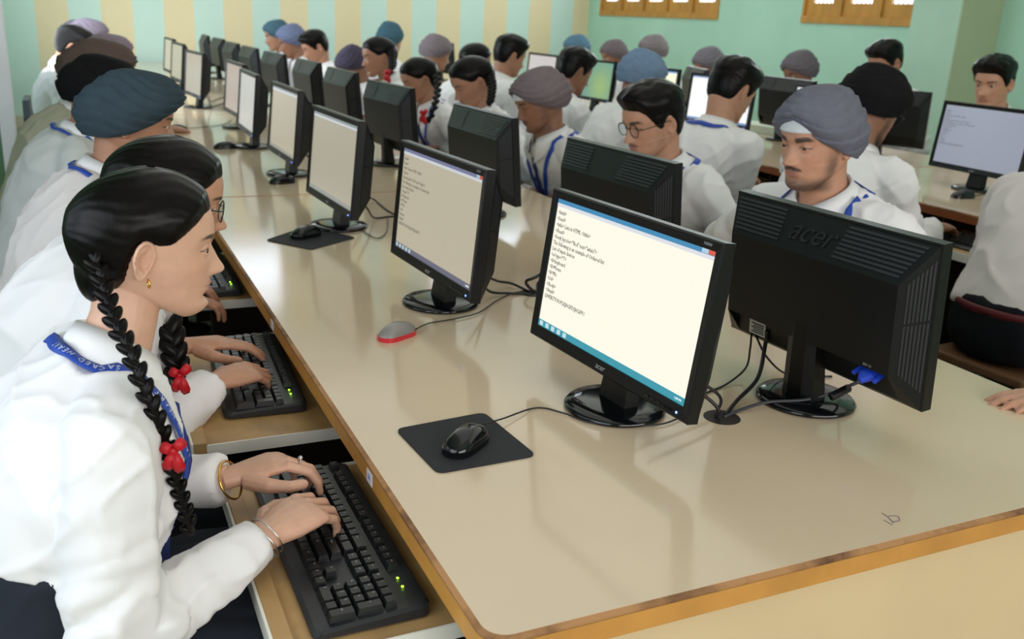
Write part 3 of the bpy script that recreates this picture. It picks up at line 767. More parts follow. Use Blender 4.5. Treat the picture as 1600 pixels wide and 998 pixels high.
# ------------------------------------------------------------------ room
BACK_Y, RIGHT_X, CEIL = 11.2, 6.30, 4.2
def struct(name, mb, m, sm=False):
    o = mb.build(name, m, None, sm); o['kind'] = 'structure'; return o
def stripe_mat(x0, wd, ca, cb):
    m = mat('striped_wall_paint', ca, 0.5, spec=0.35); nt = m.node_tree; b = nt.nodes['Principled BSDF']
    g = nt.nodes.new('ShaderNodeNewGeometry'); sx = nt.nodes.new('ShaderNodeSeparateXYZ'); nt.links.new(g.outputs['Position'], sx.inputs[0])
    a = nt.nodes.new('ShaderNodeMath'); a.operation = 'SUBTRACT'; a.inputs[1].default_value = x0; nt.links.new(sx.outputs['X'], a.inputs[0])
    d = nt.nodes.new('ShaderNodeMath'); d.operation = 'DIVIDE'; d.inputs[1].default_value = 2*wd; nt.links.new(a.outputs[0], d.inputs[0])
    f = nt.nodes.new('ShaderNodeMath'); f.operation = 'FRACT'; nt.links.new(d.outputs[0], f.inputs[0])
    c = nt.nodes.new('ShaderNodeMath'); c.operation = 'GREATER_THAN'; c.inputs[1].default_value = 0.5; nt.links.new(f.outputs[0], c.inputs[0])
    mx = nt.nodes.new('ShaderNodeMix'); mx.data_type = 'RGBA'; nt.links.new(c.outputs[0], mx.inputs[0])
    mx.inputs[6].default_value = (*lin(ca), 1); mx.inputs[7].default_value = (*lin(cb), 1)
    n = nt.nodes.new('ShaderNodeTexNoise'); n.inputs['Scale'].default_value = 1.3; n.inputs['Detail'].default_value = 4; nt.links.new(g.outputs['Position'], n.inputs['Vector'])
    mr = nt.nodes.new('ShaderNodeMapRange'); mr.inputs[3].default_value = 0.94; mr.inputs[4].default_value = 1.05; nt.links.new(n.outputs['Fac'], mr.inputs[0])
    m2 = nt.nodes.new('ShaderNodeMix'); m2.data_type = 'RGBA'; m2.blend_type = 'MULTIPLY'; m2.inputs[0].default_value = 1
    nt.links.new(mx.outputs[2], m2.inputs[6]); nt.links.new(mr.outputs[0], m2.inputs[7]); nt.links.new(m2.outputs[2], b.inputs['Base Color'])
    return m
XB = ony(105, 0, BACK_Y)[0]; XW = (ony(206, 0, BACK_Y)[0]-XB)/2
M_STRIPE = stripe_mat(XB, XW, 'cfe9df', 'eddcb4')
M_WALLG = mat('mint_wall_paint', 'b2dcc7', 0.55, spec=0.3, noise_scale=1.5, noise_amt=0.05)
M_PILLAR = mat('pillar_paint', 'b0d2bd', 0.6, spec=0.3, noise_scale=2, noise_amt=0.05)
M_PILLARF = mat('shaded_pillar_paint', 'b3bf9f', 0.6, spec=0.3, noise_scale=2, noise_amt=0.05)  # pillar colour with the shade of its turned-away face put in
M_CEIL = mat('ceiling_white', 'e4e4e0', 0.9)
M_GREEN = mat('dark_green_paint', '527d58', 0.5, noise_scale=4, noise_amt=0.08)
M_WHITEP = mat('white_paint', 'e6ebf2', 0.5)
M_WOOD = mat('window_wood', 'c08a3c', 0.5, noise_scale=9, noise_amt=0.18, stretch=(1, 1, 0.2))
M_SKIRT_TILE = mat('beige_skirting', 'cfc6ae', 0.5)
def floor_mat():
    m = mat('floor_tile', '75745f', 0.35, noise_scale=3, noise_amt=0.1); nt = m.node_tree; b = nt.nodes['Principled BSDF']
    br = nt.nodes.new('ShaderNodeTexBrick'); br.offset = 0; br.inputs['Scale'].default_value = 1.0
    br.inputs['Brick Width'].default_value = 0.6; br.inputs['Row Height'].default_value = 0.6; br.inputs['Mortar Size'].default_value = 0.006
    br.inputs['Color1'].default_value = (*lin('a3a28b'), 1); br.inputs['Color2'].default_value = (*lin('9c9b84'), 1); br.inputs['Mortar'].default_value = (*lin('5a594c'), 1)
    g = nt.nodes.new('ShaderNodeNewGeometry'); nt.links.new(g.outputs['Position'], br.inputs['Vector']); nt.links.new(br.outputs['Color'], b.inputs['Base Color'])
    return m
struct('floor', MB().box(-2.0, RIGHT_X+0.2, -4.2, BACK_Y+0.2, -0.1, 0), floor_mat())
struct('ceiling', MB().box(-2.0, RIGHT_X+0.2, -4.2, BACK_Y+0.2, CEIL, CEIL+0.1), M_CEIL)
# back wall with ventilator openings high up
def wall_holes(mb, axis, c0, c1, a0, a1, z0, z1, holes):
    """wall slab between c0 and c1 on one axis, running a0..a1 on the other, with (a,b,za,zb) holes"""
    xs = sorted({a0, a1} | {h[0] for h in holes} | {h[1] for h in holes})
    for i in range(len(xs)-1):
        m = (xs[i]+xs[i+1])/2; hs = sorted([h for h in holes if h[0] < m < h[1]], key=lambda h: h[2]); z = z0
        for h in hs+[(0, 0, z1, z1)]:
            if h[2] > z+1e-6:
                if axis == 'y': mb.box(xs[i], xs[i+1], c0, c1, z, h[2])
                else: mb.box(c0, c1, xs[i], xs[i+1], z, h[2])
            z = h[3]
    return mb
VENT = [(0.2, 2.0, 3.0, 3.95), (4.0, 5.8, 3.0, 3.95)]
struct('wall_back', wall_holes(MB(), 'y', BACK_Y, BACK_Y+0.15, -2.0, RIGHT_X+0.15, 0, CEIL, VENT), M_STRIPE)
WS = onx(1122, 31, RIGHT_X)[2]
w1a, w1b = onx(1122, 30, RIGHT_X)[1], onx(938, 22, RIGHT_X)[1]
w2b, w2a = onx(1253, 31, RIGHT_X)[1], onx(1440, 38, RIGHT_X)[1]
WINS = [(w1a, w1b), (w2a, w2b)]
struct('wall_right', wall_holes(MB(), 'x', RIGHT_X, RIGHT_X+0.15, -4.2, BACK_Y+0.15, 0, CEIL, [(a, b, WS, 2.75) for a, b in WINS]), M_WALLG)
LW = [(-0.9, 2.3, 1.0, 2.5)]
struct('wall_left', wall_holes(MB(), 'x', -1.95, -1.8, -4.2, 3.95, 0, CEIL, LW), M_GREEN)
struct('wall_left_far', wall_holes(MB(), 'x', -1.2, -1.05, 3.95, BACK_Y, 0, CEIL, [(5.3, 9.9, 1.0, 2.5)]), M_WALLG)
struct('wall_front', wall_holes(MB(), 'y', -4.2, -4.05, -1.8, RIGHT_X, 0, CEIL, [(-0.9, 3.9, 1.2, 2.8)]), M_WALLG)
gx = ony(36, 500, 3.80)[0]
struct('wall_return', MB().box(-1.8, gx, 3.80, 3.95, 0, CEIL), M_GREEN)
struct('trim_return_edge', MB().box(gx, gx+0.055, 3.79, 3.96, 0.06, CEIL, bev=0.004), M_WHITEP)
struct('baseboard_return', MB().box(-1.8, gx+0.06, 3.775, 3.965, 0, 0.09), mat('grey_skirting', '6d665c', 0.5))
struct('baseboard_back', MB().box(-1.05, RIGHT_X, BACK_Y-0.02, BACK_Y, 0, 0.12), M_SKIRT_TILE)
struct('baseboard_right', MB().box(RIGHT_X-0.02, RIGHT_X, -4, BACK_Y, 0, 0.12), M_SKIRT_TILE)
# pillar on the window wall
px0 = 5.85
pya, pyb = onx(1494, 60, px0)[1], onx(1418, 60, px0)[1]
struct('column_right', MB().box(px0, RIGHT_X, pya+0.004, pyb, 0, CEIL, bev=0.006), M_PILLAR)
struct('column_shaded_face', MB().box(px0+0.004, RIGHT_X, pya-0.004, pya+0.006, 0, CEIL), M_PILLARF)  # thin slab over the column face, carrying the shaded colour
M_GLASS_LIT = mat('bright_window_pane', 'f4f8ff', 0.2, emit=2.5)
M_GRILL = mat('window_grille_paint', 'b9bcc0', 0.5)
def window(n, a, b, z0, z1, npan, wall='x', label=None):
    root = empty('window_%d' % n, (RIGHT_X, (a+b)/2, z0)); root['kind'] = 'structure'
    def B(mb, a0, a1, x0, x1, za, zb, bev=0.004): mb.box(x0-RIGHT_X, x1-RIGHT_X, a0-(a+b)/2, a1-(a+b)/2, za-z0, zb-z0, bev=bev)
    fr = MB(); B(fr, a, b, RIGHT_X-0.02, RIGHT_X+0.10, z0, z0+0.07); B(fr, a, b, RIGHT_X-0.02, RIGHT_X+0.10, z1-0.07, z1)
    wd = (b-a)/npan
    for i in range(npan+1): B(fr, a+i*wd-(0 if i == 0 else 0.03), a+i*wd+(0 if i == npan else 0.03), RIGHT_X-0.016, RIGHT_X+0.096, z0+0.068, z1-0.068)
    fr.build('window_frame', M_WOOD, root)
    sh, gl, gr = MB(), MB(), MB()
    for i in range(npan):
        c0, c1 = a+i*wd+0.03, a+(i+1)*wd-0.03
        for s0, s1, t0, t1 in ((c0, c0+0.085, z0+0.07, z1-0.07), (c1-0.085, c1, z0+0.07, z1-0.07), (c0+0.083, c1-0.083, z0+0.07, z0+0.19), (c0+0.083, c1-0.083, z1-0.17, z1-0.07)):
            B(sh, s0, s1, RIGHT_X+0.01, RIGHT_X+0.05, t0, t1)
        B(gl, c0+0.08, c1-0.08, RIGHT_X+0.028, RIGHT_X+0.034, z0+0.18, z1-0.16, bev=0)
        k = c0+0.11
        while k < c1-0.09:
            B(gr, k, k+0.010, RIGHT_X+0.012, RIGHT_X+0.024, z0+0.18, z1-0.16, bev=0); k += 0.055
    sh.build('sash', M_WOOD, root); gl.build('pane', M_GLASS_LIT, root); gr.build('grille', M_GRILL, root)
window(1, w1a, w1b, WS, 2.75, 5); window(2, w2a, w2b, WS, 2.75, 3)
M_VENTGLASS = mat('ventilator_pane', 'e6f0ff', 0.2, emit=3.4)
for i, (a, b, z0, z1) in enumerate(VENT):
    r_ = empty('window_%d' % (i+3), ((a+b)/2, BACK_Y, z0)); r_['kind'] = 'structure'
    f_ = MB(); W_, H_ = (b-a)/2, z1-z0
    for q in ((-W_, W_, 0, 0.06), (-W_, W_, H_-0.06, H_), (-W_, -W_+0.06, 0, H_), (W_-0.06, W_, 0, H_), (-0.03, 0.03, 0, H_)): f_.box(q[0], q[1], -0.02, 0.1, q[2], q[3], bev=0.004)
    f_.build('window_frame', M_WOOD, r_); MB().box(-W_+0.05, W_-0.05, 0.03, 0.036, 0.05, H_-0.05).build('pane', M_VENTGLASS, r_)

# ------------------------------------------------------------------ desks
def lam_mat():
    m = mat('cream_laminate', 'd4bfa3', 0.16, spec=0.5, noise_scale=2.2, noise_amt=0.045, coat=0.0)
    nt = m.node_tree; b = nt.nodes['Principled BSDF']
    n = nt.nodes.new('ShaderNodeTexNoise'); n.inputs['Scale'].default_value = 5; n.inputs['Detail'].default_value = 5
    tc = nt.nodes.new('ShaderNodeTexCoord'); nt.links.new(tc.outputs['Object'], n.inputs['Vector'])
    mr = nt.nodes.new('ShaderNodeMapRange'); mr.inputs[3].default_value = 0.07; mr.inputs[4].default_value = 0.15; nt.links.new(n.outputs['Fac'], mr.inputs[0]); nt.links.new(mr.outputs[0], b.inputs['Roughness'])
    return m
M_LAM = lam_mat()
M_EDGE = mat('orange_brown_edge_paint', 'c98f45', 0.42, noise_scale=12, noise_amt=0.12)
M_EDGE_RED = mat('red_brown_edge', '8a4a26', 0.42, noise_scale=12, noise_amt=0.12)
def worn_mat():
    m = mat('worn_wood_edge', '9a6a42', 0.6); nt = m.node_tree; b = nt.nodes['Principled BSDF']
    tc = nt.nodes.new('ShaderNodeTexCoord'); n = nt.nodes.new('ShaderNodeTexNoise'); n.inputs['Scale'].default_value = 7; n.inputs['Detail'].default_value = 7; n.inputs['Roughness'].default_value = 0.65
    nt.links.new(tc.outputs['Object'], n.inputs['Vector']); cr = nt.nodes.new('ShaderNodeValToRGB')
    cr.color_ramp.elements[0].position = 0.36; cr.color_ramp.elements[0].color = (*lin('5a3822'), 1); cr.color_ramp.elements[1].position = 0.56; cr.color_ramp.elements[1].color = (*lin('b08052'), 1)
    nt.links.new(n.outputs['Fac'], cr.inputs[0]); nt.links.new(cr.outputs[0], b.inputs['Base Color']); return m
M_WORN = worn_mat()
M_PANEL = mat('cream_panel', 'dcc39a', 0.45, noise_scale=3, noise_amt=0.05)
M_PANELW = mat('white_panel_edge', 'e9e6dc', 0.5, noise_scale=10, noise_amt=0.06)
M_DARKWOOD = mat('dark_inside_panel', '3a2a20', 0.7)
M_TRAYWOOD = mat('tray_lip_wood', 'b08d5c', 0.5, noise_scale=14, noise_amt=0.2)
M_HOLE = mat('cable_hole_dark', '1c0f0a', 0.6)
def rpoly(x0, x1, y0, y1, r, n=6, corners=(1, 1, 1, 1)):
    out = []
    for k, (cx, cy, a0) in enumerate(((x0, y0, 180), (x1, y0, 270), (x1, y1, 0), (x0, y1, 90))):
        rr = r if corners[k] else 0.0005
        px_ = cx+rr if cx == x0 else cx-rr; py_ = cy+rr if cy == y0 else cy-rr
        for i in range(n+1):
            a = R(a0+90*i/n); out.append((px_+rr*math.cos(a), py_+rr*math.sin(a)))
    return out
def desk(label, x0, x1, y0, y1, z, front_panel, edge, corners, group, holes=()):
    root = empty('desk', ((x0+x1)/2, (y0+y1)/2, 0)); tag(root, label, 'desk', group)
    cx, cy = (x0+x1)/2, (y0+y1)/2
    sh = lambda P, zz: [(p[0]-cx, p[1]-cy, zz) for p in P]
    inner = rpoly(x0+0.007, x1-0.007, y0+0.007, y1-0.007, 0.030, corners=corners); out1 = rpoly(x0+0.0, x1-0.0, y0+0.0, y1-0.0, 0.034, corners=corners)
    MB().loft([sh(inner, z-0.030), sh(inner, z)]).build('tabletop', M_LAM, root)
    MB().loft([sh(inner, z-0.003), sh(inner, z-0.0002), sh(out1, z-0.003), sh(out1, z-0.007)], cap=False).build('edge_bevel', M_WORN, root)
    MB().loft([sh(inner, z-0.036), sh(out1, z-0.036), sh(out1, z-0.0065), sh(inner, z-0.0065)], cap=False).build('edge_strip', edge, root)
    if front_panel:
        MB().box(x0+0.035-cx, x1-0.035-cx, y0+0.03-cy, y0+0.05-cy, 0, z-0.036).build('end_panel', M_PANEL, root)
        MB().box(x0+0.030-cx, x0+0.048-cx, y0+0.028-cy, y0+0.10-cy, 0, z-0.036, bev=0.002).build('end_post', M_PANELW, root)
    else:
        MB().box(x0+0.035-cx, x1-0.035-cx, y0+0.01-cy, y0+0.03-cy, 0, z-0.036).build('end_panel', M_DARKWOOD, root)
    MB().box(x0+0.035-cx, x1-0.035-cx, y1-0.03-cy, y1-0.01-cy, 0, z-0.036).build('end_panel', M_DARKWOOD, root)
    MB().box(-0.01, 0.01, y0+0.05-cy, y1-0.03-cy, 0.05, z-0.03).build('modesty_panel', M_DARKWOOD, root)
    k = y0+0.78
    while k < y1-0.3:
        for sx in (-1, 1): MB().box(min(sx*0.02, sx*(0.5*(x1-x0)-0.06)), max(sx*0.02, sx*(0.5*(x1-x0)-0.06)), k-cy-0.009, k-cy+0.009, 0.02, z-0.036).build('gap_shade_panel', M_DARKWOOD, root)  # added dark boards standing in for the shade under the desk
        k += 0.86
    for hx, hy in holes:
        MB().prism([(hx-cx+0.034*math.cos(a), hy-cy+0.034*math.sin(a)) for a in np.linspace(0, 2*PI, 24, endpoint=False)], z-0.001, z+0.0006).build('cable_hole', M_HOLE, root)
    return root
TZ, T2Z = 0.75, 0.80
SEAM = onz(410, 306, TZ)[1]
XR = 1.347
hl = [tuple(onz(1128, 652, TZ)[:2]), tuple(onz(832, 458, TZ)[:2])]
desk('long cream desk with orange worn edge and rounded corner, nearest the girl with the braid', 0, XR, 0, SEAM-0.001, TZ, True, M_EDGE, (1, 1, 0, 0), 'middle row of desks', hl)
g_ = (BACK_Y-0.1-SEAM)/3
desk('cream desk carrying the fourth to sixth monitors, joined behind the nearest desk', 0, XR, SEAM+0.001, SEAM+g_-0.001, TZ, False, M_EDGE, (0, 0, 0, 0), 'middle row of desks', [(0.67, SEAM+0.9)])
desk('cream desk in the middle row, third along from the nearest desk', 0, XR, SEAM+g_+0.001, SEAM+2*g_-0.001, TZ, False, M_EDGE, (0, 0, 0, 0), 'middle row of desks')
desk('cream desk at the far end of the middle row, against the striped wall', 0, XR, SEAM+2*g_+0.001, BACK_Y-0.1, TZ, False, M_EDGE, (0, 0, 0, 0), 'middle row of desks')
T2X = 2.72; T2S = onz(1385, 262, T2Z)[1]
desk('cream red-edged desk by the window wall carrying the bluish grey code screen', T2X, T2X+1.35, 0.3, T2S-0.001, T2Z, True, M_EDGE_RED, (1, 1, 0, 0), 'desks by the window wall')
desk('cream desk by the window wall where the boy in the black turban sits', T2X, T2X+1.35, T2S+0.001, T2S+2.9, T2Z, False, M_EDGE_RED, (0, 0, 0, 0), 'desks by the window wall')
desk('cream desk by the window wall, farthest one, carrying the teal screen', T2X, T2X+1.35, T2S+2.902, T2S+6.5, T2Z, False, M_EDGE_RED, (0, 0, 0, 0), 'desks by the window wall')

def tray(label, x, yc, z, rz, group, w=0.54, near=False):
    """pull-out keyboard tray hung under the desk; local -Y toward the user"""
    root = empty('keyboard_tray', (x, yc, z), rz); tag(root, label, 'keyboard tray', group)
    MB().box(-w/2, w/2, -0.20, 0.20, -0.018, 0, bev=0.002).build('tray_board', M_TRAYWOOD, root)
    for s_ in (-1, 1):
        MB().box(s_*(w/2+0.0015)-0.0015, s_*(w/2+0.0015)+0.0015, -0.20, 0.20, -0.020, 0.004).build('tray_end', M_PANELW, root)
    MB().box(-w/2-0.003, w/2+0.003, -0.2235, -0.1985, -0.020, 0.010, bev=0.002).build('tray_lip', M_TRAYWOOD, root)
    MB().box(-w/2-0.003, w/2+0.003, -0.2275, -0.2235, -0.022, 0.009).build('tray_front', M_PANELW, root)
    for s_ in (-1, 1):
        MB().box(s_*w/2-(0.012 if s_ > 0 else 0), s_*w/2+(0.012 if s_ < 0 else 0), 0.07, 0.22, 0, TZ-z-0.036+(T2Z-TZ if abs(x) > 2 else 0), bev=0.001).build('tray_bracket', M_DARKWOOD, root)
    return root
# ------------------------------------------------------------------ text
TC = {}
def text(name, body, size, m, parent, M4, align='LEFT', shear=0.0, extrude=0.0003, spacing=1.0, line=1.0, res=2, xs=1.0):
    """lettering as a real mesh; equal lettering shares its mesh data"""
    key = (body, size, m.name, align, shear, extrude, line, res)
    if key not in TC:
        c = bpy.data.curves.new('t', 'FONT'); c.body = body; c.size = size; c.align_x = align; c.align_y = 'CENTER' if '\n' not in body else 'TOP'; c.shear = shear
        c.extrude = extrude; c.space_line = line; c.resolution_u = res
        o = bpy.data.objects.new('t', c); COL.objects.link(o)
        me = bpy.data.meshes.new_from_object(o.evaluated_get(bpy.context.evaluated_depsgraph_get()))
        bpy.data.objects.remove(o); bpy.data.curves.remove(c); me.name = name; me.materials.clear(); me.materials.append(m); TC[key] = me
    o = bpy.data.objects.new(name, TC[key]); COL.objects.link(o); o.parent = parent; o.matrix_local = M4 @ Matrix.Diagonal((xs, 1, 1, 1))
    return o
def Mframe(loc, xdir, ydir):
    x = Vector(xdir).normalized(); y = Vector(ydir).normalized(); z = x.cross(y)
    return Matrix(((x.x, y.x, z.x, loc[0]), (x.y, y.y, z.y, loc[1]), (x.z, y.z, z.z, loc[2]), (0, 0, 0, 1)))
# ------------------------------------------------------------------ monitors
M_PLASTIC = mat('black_plastic', '0d0e0f', 0.36, spec=0.3, bump=0.12, bump_scale=700)
M_PLASTIC2 = mat('charcoal_plastic', '131415', 0.38, spec=0.3, bump=0.12, bump_scale=700)
M_VENT = mat('vent_rib_plastic', '2b2c2e', 0.4, spec=0.4)
M_GLOSS = mat('gloss_black_plastic', '0c0d10', 0.12)
M_LOGO = mat('silver_logo', 'b9bdc4', 0.35, metal=0.6)
M_LOGO_B = mat('embossed_black_logo', '0a0a0b', 0.5)
M_STICK = mat('white_sticker', 'd8d8d4', 0.6)
M_STICKT = mat('sticker_print', '3a3a3c', 0.6)
M_LED = mat('blue_power_light', '6f8cff', 0.3, emit=4)
M_VGA = mat('blue_connector_plastic', '2346c8', 0.4)
M_CABLE = mat('black_cable', '141416', 0.45)
SCREEN_M = {}
def screen_mat(col, e):
    k = (col, e)
    if k not in SCREEN_M:
        m = mat('lit_screen', (0.01, 0.01, 0.012), 0.25); b = m.node_tree.nodes['Principled BSDF']
        b.inputs['Emission Color'].default_value = (*lin(col), 1); b.inputs['Emission Strength'].default_value = e; SCREEN_M[k] = m
    return SCREEN_M[k]
HTML = "<html>\n<head>\n<title> Lists in HTML </title>\n</head>\n<body bgcolor=\"Red\" text=\"white\">\nThe following is an example of Ordered list\nList of input devices\n<ol type=\"i\">\n<li>keyboard\n<li>Mouse\n<li>Mic\n</ol>\n</body>\n</html>\nQWERTYUIOPLKJHGFDSJHGFPU"
MW, MH = 0.49, 0.298
def quad_pt(q, u, v):
    a, b, c, d = [np.array(p) for p in q]; return a*(1-u)*(1-v)+b*u*(1-v)+c*u*v+d*(1-u)*v
def quad_bars(mb, q, n, u0, u1, v0, v1, h, along='u', duty=0.55):
    a, b, c, d = [np.array(p) for p in q]; nn = nrm(np.cross(b-a, d-a))
    for i in range(n):
        t0 = i/n; t1 = (i+duty)/n
        if along == 'u': P = [quad_pt(q, u, v0+(v1-v0)*t) for u, t in ((u0, t0), (u1, t0), (u1, t1), (u0, t1))]
        else: P = [quad_pt(q, u0+(u1-u0)*t, v) for t, v in ((t0, v0), (t1, v0), (t1, v1), (t0, v1))]
        mb.loft([[p-nn*0.001 for p in P], [p+nn*h for p in P]])
def shared(cache, key, fn):
    if key not in cache: cache[key] = fn()
    return cache[key]
MC = {}
def place_mesh(name, me, parent, M4=None, m=None):
    o = bpy.data.objects.new(name, me); COL.objects.link(o); o.parent = parent
    if M4 is not None: o.matrix_local = M4
    return o
def mesh_of(mb, name, m, sm=False):
    me = mb.mesh(name); bm = bmesh.new(); bm.from_mesh(me); bmesh.ops.recalc_face_normals(bm, faces=bm.faces[:]); bm.to_mesh(me); bm.free()
    if sm: smooth(me)
    me.materials.append(m); return me
def monitor(label, group, x, y, z, rz, scr=('e9e2cc', 0.8), tilt=0.09, txt=True, bars=('5d7fc0', '3b4c8c'), near=False, ink='6f6d63', back=True, backdet=False, wall=False):
    root = empty('monitor', (x, y, z), rz); tag(root, label, 'monitor', group)
    T = Matrix.Translation((0, -0.02, 0.222)) @ Matrix.Rotation(-tilt, 4, 'X')
    hw, hh = MW/2, MH/2
    # stand
    def mk_base():
        rr = []
        for r_, zz in ((0.088, 0), (0.094, 0.002), (0.095, 0.006), (0.090, 0.011), (0.06, 0.014), (0.02, 0.0155)): rr.append([(r_*math.cos(a), r_*math.sin(a), zz) for a in np.linspace(0, 2*PI, 48, endpoint=False)])
        return mesh_of(MB().loft(rr), 'base', M_GLOSS, True)
    place_mesh('base', shared(MC, 'base', mk_base), root)
    def mk_neck():
        mb = MB(); rr = []
        for zz, yy, wx, dy in ((0.010, 0.012, 0.040, 0.022), (0.05, 0.016, 0.038, 0.020), (0.11, 0.022, 0.036, 0.017), (0.16, 0.026, 0.036, 0.015)):
            rr.append([(-wx, yy-dy, zz), (wx, yy-dy, zz), (wx, yy+dy*0.5, zz), (wx*0.45, yy+dy, zz), (-wx*0.45, yy+dy, zz), (-wx, yy+dy*0.5, zz)])
        return mesh_of(mb.loft(rr), 'neck', M_PLASTIC)
    place_mesh('neck', shared(MC, 'neck', mk_neck), root)
    # bezel frame with the screen sunk in it
    bz, bb = 0.0175, 0.024
    def mk_bezel():
        R4 = lambda a, b, t, s_, y_: [(-hw+a, y_, -hh+s_), (hw-b, y_, -hh+s_), (hw-b, y_, hh-t), (-hw+a, y_, hh-t)]
        return mesh_of(MB().loft([R4(bz, bz, bz, bb, 0.004), R4(bz, bz, bz, bb, -0.003), R4(0.003, 0.003, 0.003, 0.003, -0.006), R4(0, 0, 0, 0, -0.003), R4(0, 0, 0, 0, 0.019), R4(0.003, 0.003, 0.003, 0.003, 0.0215), R4(0.012, 0.012, 0.012, 0.012, 0.0215)], cap=False), 'bezel', M_PLASTIC)
    bezel = place_mesh('bezel', shared(MC, 'bezel', mk_bezel), root, T)
    sw, s0, s1 = hw-bz, -hh+bb, hh-bz
    screen = MB().box(-sw, sw, 0.0005, 0.003, s0, s1).build('screen', screen_mat(*scr), root); screen.matrix_local = T
    FM = lambda xx, zz: Mframe((xx, 0.0002, zz), (1, 0, 0), (0, 0, 1))
    if bars:
        MB().box(-sw, sw, -0.0002, 0.001, s1-0.0085, s1).build('title_bar', screen_mat(bars[0], scr[1]*0.8), screen)
        MB().box(-sw, sw, -0.0002, 0.001, s1-0.0150, s1-0.0085).build('menu_bar', screen_mat('e8ecf2', scr[1]*0.9), screen)
        MB().box(-sw, sw, -0.0002, 0.001, s0, s0+0.013).build('taskbar', screen_mat(bars[1], scr[1]*0.8), screen)
        if near:
            b_ = MB()
            for i in range(5): b_.box(-sw+0.006+i*0.021, -sw+0.017+i*0.021, -0.0006, 0.0, s0+0.002, s0+0.011)
            b_.build('taskbar_icon', screen_mat('cfeaf2', scr[1]*0.9), screen)
            MB().box(sw-0.018, sw-0.001, -0.0006, 0, s1-0.0075, s1-0.0005).build('close_button', screen_mat('e06048', scr[1]*0.9), screen)
            MB().box(sw-0.034, sw-0.0185, -0.0006, 0, s1-0.0075, s1-0.0005).build('window_button', screen_mat('b8d8f0', scr[1]*0.9), screen)
            text('lettering', '1:08 PM', 0.0055, screen_mat('f4ffff', 1), screen, Mframe((sw-0.028, -0.0006, s0+0.0065), (1, 0, 0), (0, 0, 1)), extrude=0.0002)
            text('lettering', 'X203H', 0.0065, M_LOGO, bezel, Mframe((hw-0.045, -0.0055, hh-0.009), (1, 0, 0), (0, 0, 1)))
    if txt:
        text('lettering', HTML, 0.0116, screen_mat(ink, scr[1]*0.6), screen, FM(-sw+0.006, s1-0.020), extrude=0.0002, line=1.03 if near else 0.9, res=1, xs=0.84)
    text('logo', 'acer', 0.016, M_LOGO, bezel, Mframe((0, -0.0052, -hh+0.0125), (1, 0, 0), (0, 0, 1)), 'CENTER', 0.25)
    if near or backdet or scr[1] >= 0.75:
        MB().ellipsoid((hw-0.028, -0.0055, -hh+0.011), (0.0022, 0.0012, 0.0022)).build('power_light', M_LED, bezel)
    if near:
        bt = MB()
        for i in range(5): bt.box(hw-0.11+i*0.015, hw-0.10+i*0.015, -0.0065, -0.004, -hh+0.0085, -hh+0.0125)
        bt.build('button_row', M_GLOSS, bezel)
        text('logo', 'acer', 0.022, M_LOGO_B, root, Mframe((-0.03, -0.062, 0.0136), (1, 0, 0), (0, 1, 0.03)), 'CENTER', 0.25)
    # back: tapered shell, grilles on its upper slope, ribs on its side slopes
    ix, it, ib = hw-0.040, 0.072, 0.062; yb0, yb1 = 0.021, 0.066
    yb0 = 0.0195; O = [(-hw+0.002, yb0, -hh+0.002), (hw-0.002, yb0, -hh+0.002), (hw-0.002, yb0, hh-0.002), (-hw+0.002, yb0, hh-0.002)]
    I = [(-ix, yb1, -hh+ib), (ix, yb1, -hh+ib), (ix, yb1, hh-it), (-ix, yb1, hh-it)]
    def mk_back():
        rec = [(-ix, yb1-0.022, -hh+ib), (ix, yb1-0.022, -hh+ib)]
        mb = MB(); v = O+I+rec+[(-ix, yb0+0.012, -hh+0.010), (ix, yb0+0.012, -hh+0.010)]
        f = [(4, 5, 6, 7), (3, 2, 6, 7), (1, 2, 6, 5), (3, 0, 4, 7), (4, 5, 9, 8), (8, 9, 11, 10), (10, 11, 1, 0), (0, 4, 8, 10), (1, 5, 9, 11), (0, 1, 2, 3)]
        return mesh_of(mb.add(v, f), 'back_cover', M_PLASTIC2)
    bc = place_mesh('back_cover', shared(MC, 'back', mk_back), root, T)
    topq = (I[2], I[3], O[3], O[2])     # seen from behind: left is +x
    def mk_v(u0, u1):
        mb = MB(); quad_bars(mb, topq, 8, u0, u1, 0.14, 0.94, 0.0024); return mesh_of(mb, 'vent_grille', M_VENT)
    place_mesh('vent_grille', shared(MC, 'v0', lambda: mk_v(0.02, 0.30)), root, T); place_mesh('vent_grille', shared(MC, 'v1', lambda: mk_v(0.62, 0.97)), root, T)
    def mk_s(sd):
        mb = MB(); q = (I[1], O[1], O[2], I[2]) if sd > 0 else (O[0], I[0], I[3], O[3])
        u0, u1 = (0.2, 0.92) if sd > 0 else (0.08, 0.8)
        quad_bars(mb, q, 7, u0, u1, 0.10, 0.55, 0.0016, 'v'); quad_bars(mb, q, 7, u0, u1, 0.57, 0.93, 0.0022, 'v'); return mesh_of(mb, 'side_vent', M_VENT)
    place_mesh('side_vent', shared(MC, 's1', lambda: mk_s(1)), root, T); place_mesh('side_vent', shared(MC, 's-1', lambda: mk_s(-1)), root, T)
